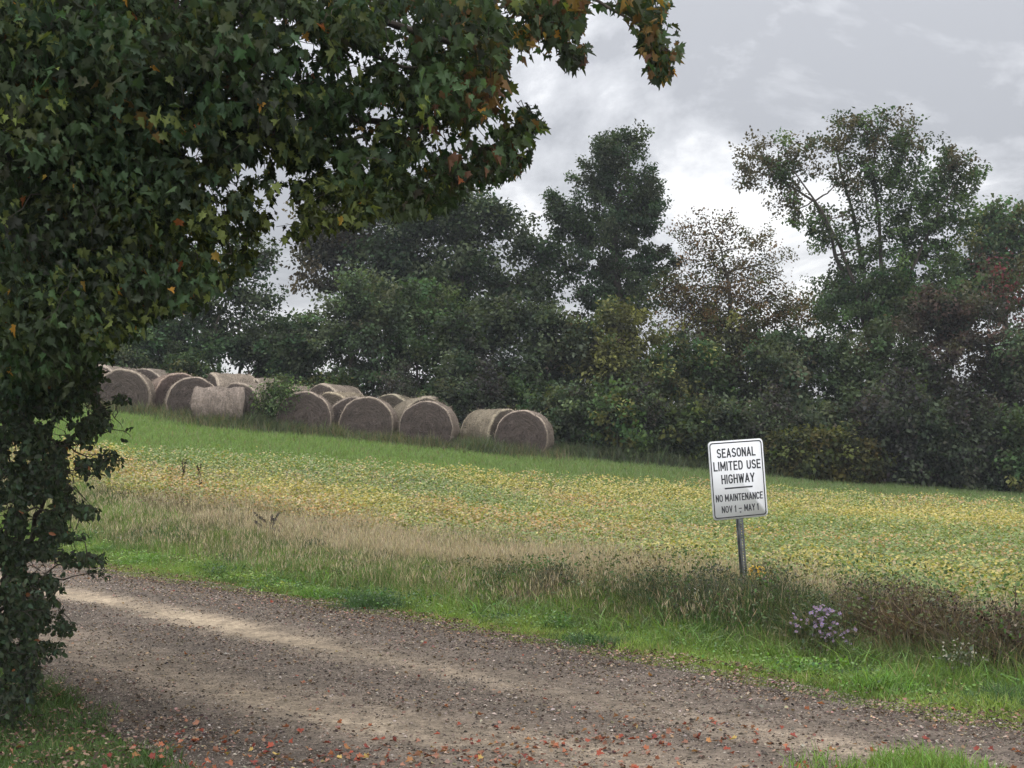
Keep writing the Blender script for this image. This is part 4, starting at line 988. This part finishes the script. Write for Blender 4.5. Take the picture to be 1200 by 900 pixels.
# ------------------------------------------------------------------ single plants in the verge
def on_ground(px, py):
    """ground point seen at a pixel (marching along the view ray)"""
    Ys = np.linspace(5, 45, 4000); P = W(np.full(4000, px), np.full(4000, py), Ys); d = P[:, 2] - ground_z(P[:, 0], P[:, 1])
    k = int(np.argmax(d < 0)) if (d < 0).any() else 3999; return P[k]
def flower_plant(name, label, cat, px, py, h, spread, petal, nflow, leafc, group=None, fsize=.016, stemc=(.09, .11, .05), stems=9, mat=None, budded=False):
    b = on_ground(px, py); b[2] = float(ground_z(b[0], b[1])) - .01; st, fl, lf = Geo(), Geo(), Geo()
    tips = []
    for i in range(stems):
        a = rng.uniform(0, 6.28); t = b + np.array([math.cos(a) * spread * rng.uniform(.2, 1), math.sin(a) * spread * rng.uniform(.2, 1), h * rng.uniform(.7, 1)])
        p = curve(b + rng.normal(size=3) * (.02, .02, 0), t, 6, .05, .03); tube(st, p, np.linspace(.004, .002, 6), 3, (1, 1, 1)); tips.append(p)
        m = 16; q = p[rng.integers(1, 6, m)] + rng.normal(size=(m, 3)) * .015; sz = rng.uniform(.03, .06, m)
        stamp(lf, OVAL, OVAL_F, q, rand_dirs(m, .6), rand_dirs(m) + (0, 0, .8), sz, jitter(leafc, m), sz * .8)
    heads = []
    for i in range(nflow):
        p = tips[rng.integers(stems)]; c = p[-1 - int(rng.random() < .4)] + rng.normal(size=3) * (spread * .2, spread * .2, h * .10)
        q0 = p[-2]; tube(st, [q0, (q0 + c) / 2 + (0, 0, .01), c], [.002, .0015, .001], 3, (1, 1, 1)); heads.append(c)
    e = empty(name, tuple(b)); tag(e, label, cat, group)
    st.build('stems', M_STEM, e, False, b); lf.build('foliage', M_GRASS, e, False, b)
    protos = []
    for v_ in range(3):
        fg = Geo(); k = 9; a = np.arange(k) * 6.283 / k + v_; tip = np.stack([np.cos(a), np.sin(a), rng.uniform(.1, .5, k)], 1)
        stamp(fg, QUAD, QUAD_F, np.zeros((k, 3)), tip, np.repeat([[0., 0, 1]], k, 0), fsize * rng.uniform(.6, 1.1, k), jitter(petal, k, .18, .05), np.full(k, fsize * .8))
        a = np.arange(6) * 1.047; fg.add(np.stack([.22 * fsize * np.cos(a), .22 * fsize * np.sin(a), np.full(6, .12 * fsize)], 1), np.arange(6)[None], (.35, .25, .08))
        protos.append(fg.mesh('flower', M_DRY))
    for c in heads:
        o = link('flower', protos[rng.integers(3)], e); o.location = Vector(c - b)
        o.rotation_euler = (rng.uniform(.1, 1.5), rng.uniform(-.5, .5), rng.uniform(-.9, .9)); f_ = rng.uniform(.6, 1.2); o.scale = (f_, f_, f_)
    return e
M_STEM = noise_mat('plant_stem', (.07, .07, .035), (.13, .12, .06), 20, .9, 0)
PUR = (.29, .22, .36)
flower_plant('aster', 'tall purple aster in bloom right of the sign', 'aster', 952, 785, .52, .15, PUR, 60, (.06, .085, .035), 'purple asters in the roadside weeds', .021)
flower_plant('aster', 'low purple aster leaning beside the tall one', 'aster', 986, 788, .36, .16, PUR, 34, (.06, .085, .035), 'purple asters in the roadside weeds', .019)
flower_plant('aster', 'faded mauve aster farther right at the top of the weeds', 'aster', 1016, 760, .44, .09, (.26, .17, .30), 18, (.06, .08, .035), 'purple asters in the roadside weeds', .018)
flower_plant('white_flower_plant', 'pale white flowering weed at the lower right of the verge', 'wild flower', 1128, 812, .34, .20, (.38, .38, .33), 42, (.09, .11, .06), None, .013)
flower_plant('white_flower_plant', 'small white flowers left of the sign post foot', 'wild flower', 822, 735, .36, .15, (.42, .42, .37), 34, (.08, .10, .05), None, .014)
flower_plant('goldenrod', 'yellow goldenrod in bloom at the foot of the thicket', 'wild flower', 747, 541, .55, .35, (.60, .45, .05), 60, (.09, .12, .05), None, .06)
flower_plant('yellow_leaved_plant', 'orange yellow leafy plant just behind the sign post', 'weed', 888, 706, .34, .12, (.60, .38, .05), 70, (.30, .24, .06), None, .035)

def dried_stalk(label, px, py, h, name='dried_stalk', lean=0.0, heads=60, col=(.05, .035, .028), n_br=5, sp=.05, lf=0):
    b = on_ground(px, py); b[2] = float(ground_z(b[0], b[1])) - .01; st, sd = Geo(), Geo()
    p = curve(b, b + np.array([lean * h, 0, h]), 8, 0, .012); tube(st, p, np.linspace(.008, .003, 8), 4); ends = [p]
    for i in range(n_br):
        j = rng.integers(2, 6); a = rng.uniform(0, 6.28); t = p[j] + np.array([math.cos(a) * sp * 2, math.sin(a) * sp * 2, h * rng.uniform(.15, .35)])
        q = curve(p[j], t, 5, -.1, .03); tube(st, q, np.linspace(.004, .002, 5), 3); ends.append(q)
    e = empty(name, tuple(b)); tag(e, label, 'weed', None)
    for q in ends:
        k = len(q) // 2; m = heads; i0 = rng.uniform(k, len(q) - 1, m); lo = np.floor(i0).astype(int); fr = (i0 - lo)[:, None]
        pos = q[lo] * (1 - fr) + q[np.minimum(lo + 1, len(q) - 1)] * fr + rng.normal(size=(m, 3)) * .005; sz = rng.uniform(.018, .034, m)
        sh = Geo(); stamp(sh, QUAD, QUAD_F, pos, rand_dirs(m), rand_dirs(m), sz, jitter(col, m, .3, .08)); sh.build('seed_head', M_DRY, e, False, b)
    if lf:
        q = np.concatenate(ends); pos = q[rng.integers(3, len(q), lf)] + rng.normal(size=(lf, 3)) * .03; sz = rng.uniform(.03, .065, lf)
        stamp(sd, OVAL, OVAL_F, pos, rand_dirs(lf) + (0, 0, -.6), rand_dirs(lf), sz, jitter((.10, .065, .055), lf, .3, .1))
    st.build('stem', M_STEM, e, False, b)
    if lf: sd.build('foliage', M_DRY, e, False, b)
dried_stalk('left one of two dark dried stalks at the edge of the bean field', 214, 592, .78, sp=.02, heads=26, n_br=4)
dried_stalk('right one of two dark dried stalks at the edge of the bean field', 232, 594, .74, lean=.05, sp=.02, heads=26, n_br=3)
dried_stalk('tall withered plant with curled brown leaves at the right edge', 1186, 800, .68, 'withered_plant', .05, 24, n_br=10, sp=.13, lf=90)
dried_stalk('shorter withered plant with curled brown leaves left of the taller one', 1165, 800, .50, 'withered_plant', -.12, 12, n_br=6, sp=.08, lf=24)
dried_stalk('greyish dead weed in the dry grass below the front bales', 318, 640, .45, 'dead_weed', .0, 50, (.12, .10, .095), 9, .12)

# ------------------------------------------------------------------ the maple and the shrub in the left foreground
def ell(px, py, E, grow_=1.0):
    k = np.zeros(len(px), bool)
    for cx, cy, rx, ry in E: k |= ((px - cx) / (rx * grow_)) ** 2 + ((py - cy) / (ry * grow_)) ** 2 < 1
    return k
ML = [(478, 222, 52, 28), (400, 232, 50, 34), (346, 252, 26, 30), (40, 60, 170, 110), (190, 60, 170, 110), (340, 50, 150, 95), (470, 55, 125, 90), (545, 45, 58, 80), (560, 110, 62, 60), (595, 138, 44, 30), (520, 165, 80, 58), (440, 165, 100, 70), (375, 215, 52, 48), (450, 205, 70, 32),
      (200, 170, 130, 120), (80, 220, 150, 140), (225, 280, 58, 62), (285, 130, 90, 80), (165, 315, 85, 50), (228, 318, 40, 22), (250, 290, 50, 40), (110, 365, 60, 36), (40, 360, 95, 100), (330, 130, 80, 60), (255, 235, 60, 70), (350, 246, 26, 26), (570, 190, 42, 26), (75, 395, 48, 40),
      (625, 12, 62, 30), (655, 42, 38, 32), (668, 62, 20, 18), (612, 45, 22, 22), (735, -4, 48, 14), (762, 22, 30, 26), (776, 50, 24, 22), (774, 78, 16, 18), (620, 120, 18, 30), (602, 170, 22, 24)]
MH = [(333, 240, 13, 34), (330, 205, 15, 12), (292, 198, 15, 8), (303, 225, 9, 14), (352, 50, 12, 10), (325, 55, 14, 9), (612, 88, 26, 22), (640, 92, 26, 18), (600, 60, 8, 22), (366, 222, 7, 6), (562, 158, 8, 6), (505, 130, 6, 8), (492, 182, 9, 6), (540, 120, 5, 5)]
def maple():
    e_base = np.array([-5.2, 9.6, float(ground_z(-5.2, 9.6)) - .05])
    wood, fol = Geo(), Geo()
    # skeleton: trunk outside the frame on the left, limbs sweeping right
    tp = curve(e_base, (-4.9, 9.3, 5.4), 10, 0, .01); tube(wood, tp, np.linspace(.26, .17, 10), 12)
    nodes = []
    def limb(a, b, r0, r1, sag=.08, n=9, wob=.018):
        p = curve(a, b, n, sag, wob); tube(wood, p, np.linspace(r0, r1, n), 6); nodes.extend(p[1:]); return p
    ends = [(120, 90, 8.6), (260, 60, 8.2), (430, 60, 8.0), (560, 60, 7.8), (690, 5, 7.9), (520, 150, 8.3), (400, 180, 8.8), (220, 220, 8.8), (120, 280, 8.6), (60, 380, 8.9), (30, 180, 8.0), (300, 120, 9.6), (350, 20, 9.2)]
    for i, (a, b, y) in enumerate(ends):
        st = tp[min(9, 5 + i % 5)] if b < 300 else tp[4]; limb(st, W(a, b, y), .07, .014, .10 if b < 200 else .02)
    limb(W(560, 60, 7.8), W(600, 100, 7.9), .010, .004); limb(W(600, -40, 7.8), W(785, 60, 7.7), .016, .004, .05); limb(W(430, 60, 8.0), W(610, 150, 8.0), .014, .004, .05); limb(W(590, -20, 7.8), W(665, 60, 7.8), .012, .004)
    # clusters of leaves in the visible part
    n_ = 2900; C = []
    while len(C) < n_:
        k = 4000; px = rng.uniform(-60, 820, k); py = rng.uniform(-60, 470, k); ok = ell(px, py, ML, .97)
        y = rng.uniform(6.9, 10.4, k); thin = (px > 590); y = np.where(thin, 7.8 + rng.normal(0, .16, k), y)
        ok &= ~(thin & (rng.random(k) > .55)) ; ok &= ~ell(px, py, MH, 1.0)
        C.extend(W(px[ok], py[ok], y[ok]))
    C = np.array(C[:n_]); NA = np.array(nodes)
    order = np.argsort(((C[:, None] - NA[None]) ** 2).sum(-1).min(1))
    for i in order[::2]:
        d = ((NA - C[i]) ** 2).sum(1) + .5 * np.clip(C[i][2] - NA[:, 2], 0, None) ** 2; j = int(np.argmin(d))
        p = curve(NA[j], C[i], 4, .06, .05)
        qx, qy = proj(p)
        if ell(qx[1:3], qy[1:3], [h for h in MH if h[0] > 590 or h[2] > 12], .9).any() and rng.random() < .85: continue
        tube(wood, p, np.linspace(min(.007, .003 + .003 * math.sqrt(d[j])), .0018, 4), 3); NA = np.concatenate([NA, p[1:]])
    per = 42; ci = np.repeat(np.arange(len(C)), per); m = len(ci)
    sd_ = unit(rng.normal(size=(len(C), 3)) * np.array([.8, .8, .3]) + np.array([.25, -.25, -.35])); tt_ = rng.uniform(-.5, .5, m)[:, None]
    P_ = C[ci] + sd_[ci] * tt_ * .42 + rng.normal(size=(m, 3)) * np.array([.085, .085, .05]) + np.array([0, 0, -.12]) * (tt_ + .5) ** 2; px, py = proj(P_)
    # inside the outline; sky holes kept open by the front of the crown having gaps there
    gj = rng.uniform(.72, 1.26, len(C))[ci]; hj = rng.uniform(.55, 1.15, len(C))[ci]; gj = np.where(px > 600, 1.0, gj)
    k = ell(px, py, ML, gj) & ~ell(px, py, MH, hj) & (P_[:, 1] > 6.3)
    hx = np.round(P_[:, 1] * 3); gap = vnoise(px + 1.2 * hx, py, 22, 95, 2); k &= ~((gap > .61 - .07 * (px > 340)) & (px > 200) & (rng.random(m) < .93))
    P_, ci, px, py = P_[k], ci[k], px[k], py[k]; m = len(P_)
    nC = len(C); cpx, cpy = proj(C)
    cb = np.clip(1 + .30 * rng.normal(size=nC), .4, 2.0)
    base = np.array((.049, .072, .034)); tint = base[None] * cb[:, None] * (1 + .1 * rng.normal(size=(nC, 3)))
    zone = np.exp(-(((cpx - 220) / 110) ** 2 + ((cpy - 240) / 90) ** 2)) + .8 * np.exp(-(((cpx - 400) / 90) ** 2 + ((cpy - 230) / 40) ** 2)) + .25
    yg = rng.random(nC) < .38 * zone; tint[yg] = np.array((.12, .145, .042)) * cb[yg][:, None]
    oz = np.exp(-(((cpx - 590) / 45) ** 2 + ((cpy - 90) / 75) ** 2)) * .55 + np.exp(-(((cpx - 765) / 50) ** 2 + ((cpy - 30) / 50) ** 2)) * .5 + .22 * np.exp(-(((cpx - 530) / 70) ** 2 + ((cpy - 15) / 30) ** 2)) + .35 * np.exp(-(((cpx - 640) / 45) ** 2 + ((cpy - 20) / 40) ** 2)) + .025
    og = rng.random(nC) < oz * .9; pal = np.array([(.15, .085, .035), (.20, .125, .04), (.13, .065, .04), (.12, .11, .04)]); tint[og] = pal[rng.integers(0, 4, og.sum())]
    col = tint[ci] * (1 + .2 * rng.normal(size=(m, 1)))
    lone = rng.random(m) < .007; lp = np.array([(.42, .22, .04), (.36, .12, .05), (.40, .26, .06)]); col[lone] = lp[rng.integers(0, 3, lone.sum())]
    fac = np.array([.15, -.45, .75]); cj = rng.normal(size=(nC, 3)) * .35; tip = unit(rng.normal(size=(m, 3)) * .5 + cj[ci] + np.array([.2, -.15, -.9])); nr = rng.normal(size=(m, 3)) * .7 + fac + cj[ci][:, ::-1]
    edge = px > 540; 
    sz = rng.uniform(.032, .076, m) * np.where(py > 190, .80, 1.0); stamp(fol, MAPLE, MAPLE_F, P_, tip, nr, sz, np.clip(col, .008, .7), sz * rng.uniform(.45, 1.05, m))
    # the rest of the crown, above and left of the frame
    q = 15000; u = unit(rng.normal(size=(q, 3))) * (rng.random((q, 1)) ** .4); Q = np.array([-4.2, 9.6, 6.6]) + u * np.array([4.6, 3.6, 2.7])
    gx, gy = proj(Q); k = (gy < -25) | (gx < -25); Q = Q[k & (Q[:, 1] > 5.6)]; q = len(Q)
    stamp(fol, QUAD, QUAD_F, Q, rand_dirs(q) + (0, 0, -.4), rand_dirs(q) + (0, 0, .8), rng.uniform(.14, .22, q), jitter(base, q, .3, .1), None)
    print('maple leaves', m)
    put_tree('maple_tree', wood, fol, e_base, 'big maple with turning leaves overhanging the left and top of the view', 'tree', lmat=M_LEAF)
maple()

SL = [(5, 430, 95, 80), (84, 448, 38, 34), (5, 520, 100, 90), (60, 500, 58, 36), (108, 490, 34, 17), (55, 560, 50, 34), (105, 540, 36, 18), (30, 600, 55, 50), (92, 600, 24, 10), (80, 625, 20, 9), (15, 660, 58, 36), (95, 655, 28, 8), (118, 672, 16, 5), (10, 720, 50, 45), (55, 712, 26, 14), (72, 735, 18, 9), (60, 760, 16, 10),
      (30, 765, 30, 30), (5, 800, 40, 50), (-30, 600, 60, 260), (64, 688, 14, 10), (140, 470, 12, 8), (148, 508, 10, 8)]
def left_shrub():
    b = np.array([-3.35, 8.3, float(ground_z(-3.35, 8.3)) - .03]); wood, fol = Geo(), Geo(); nodes = []
    for a, c, y in ((-60, 300, 8.4), (-20, 380, 8.8), (30, 470, 8.0), (60, 520, 8.2), (20, 600, 8.0), (-40, 500, 8.9), (10, 700, 8.0), (70, 560, 8.5)):
        s0 = b + rng.normal(size=3) * (.12, .12, 0); p = curve(s0, W(a, c, y), 12, .10, .02); tube(wood, p, np.linspace(.035, .008, 12), 6); nodes.extend(p[2:])
    for a, c, y in ((145, 505, 8.1), (140, 470, 8.3), (115, 555, 8.1), (118, 672, 8.0), (100, 655, 8.2), (85, 745, 8.0), (95, 600, 8.1), (60, 790, 8.0), (10, 830, 7.9)):
        t = W(a, c, y); NA = np.array(nodes); d = ((NA - t) ** 2).sum(1) + 2 * np.clip(NA[:, 0] - t[0] + .4, 0, None) ** 2; j = int(np.argmin(d)); p = curve(NA[j], t, 8, .06, .03); tube(wood, p, np.linspace(.007, .002, 8), 4); nodes.extend(p[1:])
    C = []
    while len(C) < 1700:
        k = 3000; px = rng.uniform(-100, 170, k); py = rng.uniform(330, 860, k); ok = ell(px, py, SL, .95); C.extend(W(px[ok], py[ok], rng.uniform(7.4, 9.5, k)[ok]))
    C = np.array(C[:1700]); NA = np.array(nodes)
    for i in np.argsort(((C[:, None] - NA[None]) ** 2).sum(-1).min(1))[::2]:
        d = ((NA - C[i]) ** 2).sum(1); j = int(np.argmin(d)); p = curve(NA[j], C[i], 4, .05, .05); tube(wood, p, np.linspace(.004, .0012, 4), 3); NA = np.concatenate([NA, p[1:]])
    per = 32; ci = np.repeat(np.arange(len(C)), per); m = len(ci); tt_ = rng.uniform(-.5, .5, m)[:, None]
    sd_ = unit(rng.normal(size=(len(C), 3)) * np.array([.7, .7, .5]) + np.array([.2, 0, -.5]))
    P_ = C[ci] + sd_[ci] * tt_ * .42 + rng.normal(size=(m, 3)) * .024; px, py = proj(P_)
    k = ell(px, py, SL, rng.uniform(.8, 1.15, len(C))[ci]) & (vnoise(px, py, 17, 97, 2) < np.where(px > 30, .575, .68)); P_, ci = P_[k], ci[k]; m = len(P_)
    cb = np.clip(1 + .25 * rng.normal(size=len(C)), .5, 1.7); col = np.array((.044, .060, .036)) * cb[ci][:, None] * (1 + .25 * rng.normal(size=(m, 1))) * (1 + .1 * rng.normal(size=(m, 3)))
    lone = rng.random(m) < .003; col[lone] = (.22, .09, .045)
    tip = unit(rng.normal(size=(m, 3)) * .6 + (.1, 0, -.6)); nr = rng.normal(size=(m, 3)) * .6 + (.1, -.5, .5)
    sz = rng.uniform(.022, .046, m); stamp(fol, OVAL, OVAL_F, P_, tip, nr, sz, np.clip(col, .006, .6), sz * rng.uniform(.7, 1.2, m))
    print('shrub leaves', m)
    put_tree('small_leaved_tree', wood, fol, b, 'small dark leaved tree with drooping twigs at the left edge beside the road', 'tree', lmat=M_LEAF)
left_shrub()
def haze():
    g = Geo(); x0, x1, y0, y1, z0, z1 = -120, 120, -40, 150, -8, 26
    v = [(x, y, z) for z in (z0, z1) for y in (y0, y1) for x in (x0, x1)]
    g.add(v, [np.array([(0, 1, 5, 4), (1, 3, 7, 5), (3, 2, 6, 7), (2, 0, 4, 6), (0, 2, 3, 1), (4, 5, 7, 6)])], (1, 1, 1))
    m, t, N, L = new_mat('haze'); o = N('ShaderNodeOutputMaterial'); p = N('ShaderNodeVolumePrincipled')
    p.inputs['Color'].default_value = (.86, .91, 1.0, 1); p.inputs['Density'].default_value = .0006; p.inputs['Anisotropy'].default_value = .2
    L(p.outputs[0], o.inputs['Volume']); h_ = g.build('haze', m); tag(h_, 'thin damp autumn air between the road and the wood', 'haze', kind='stuff')
haze()
tot = sum(len(o.data.polygons) for o in bpy.data.objects if o.type == 'MESH'); print('faces', tot)
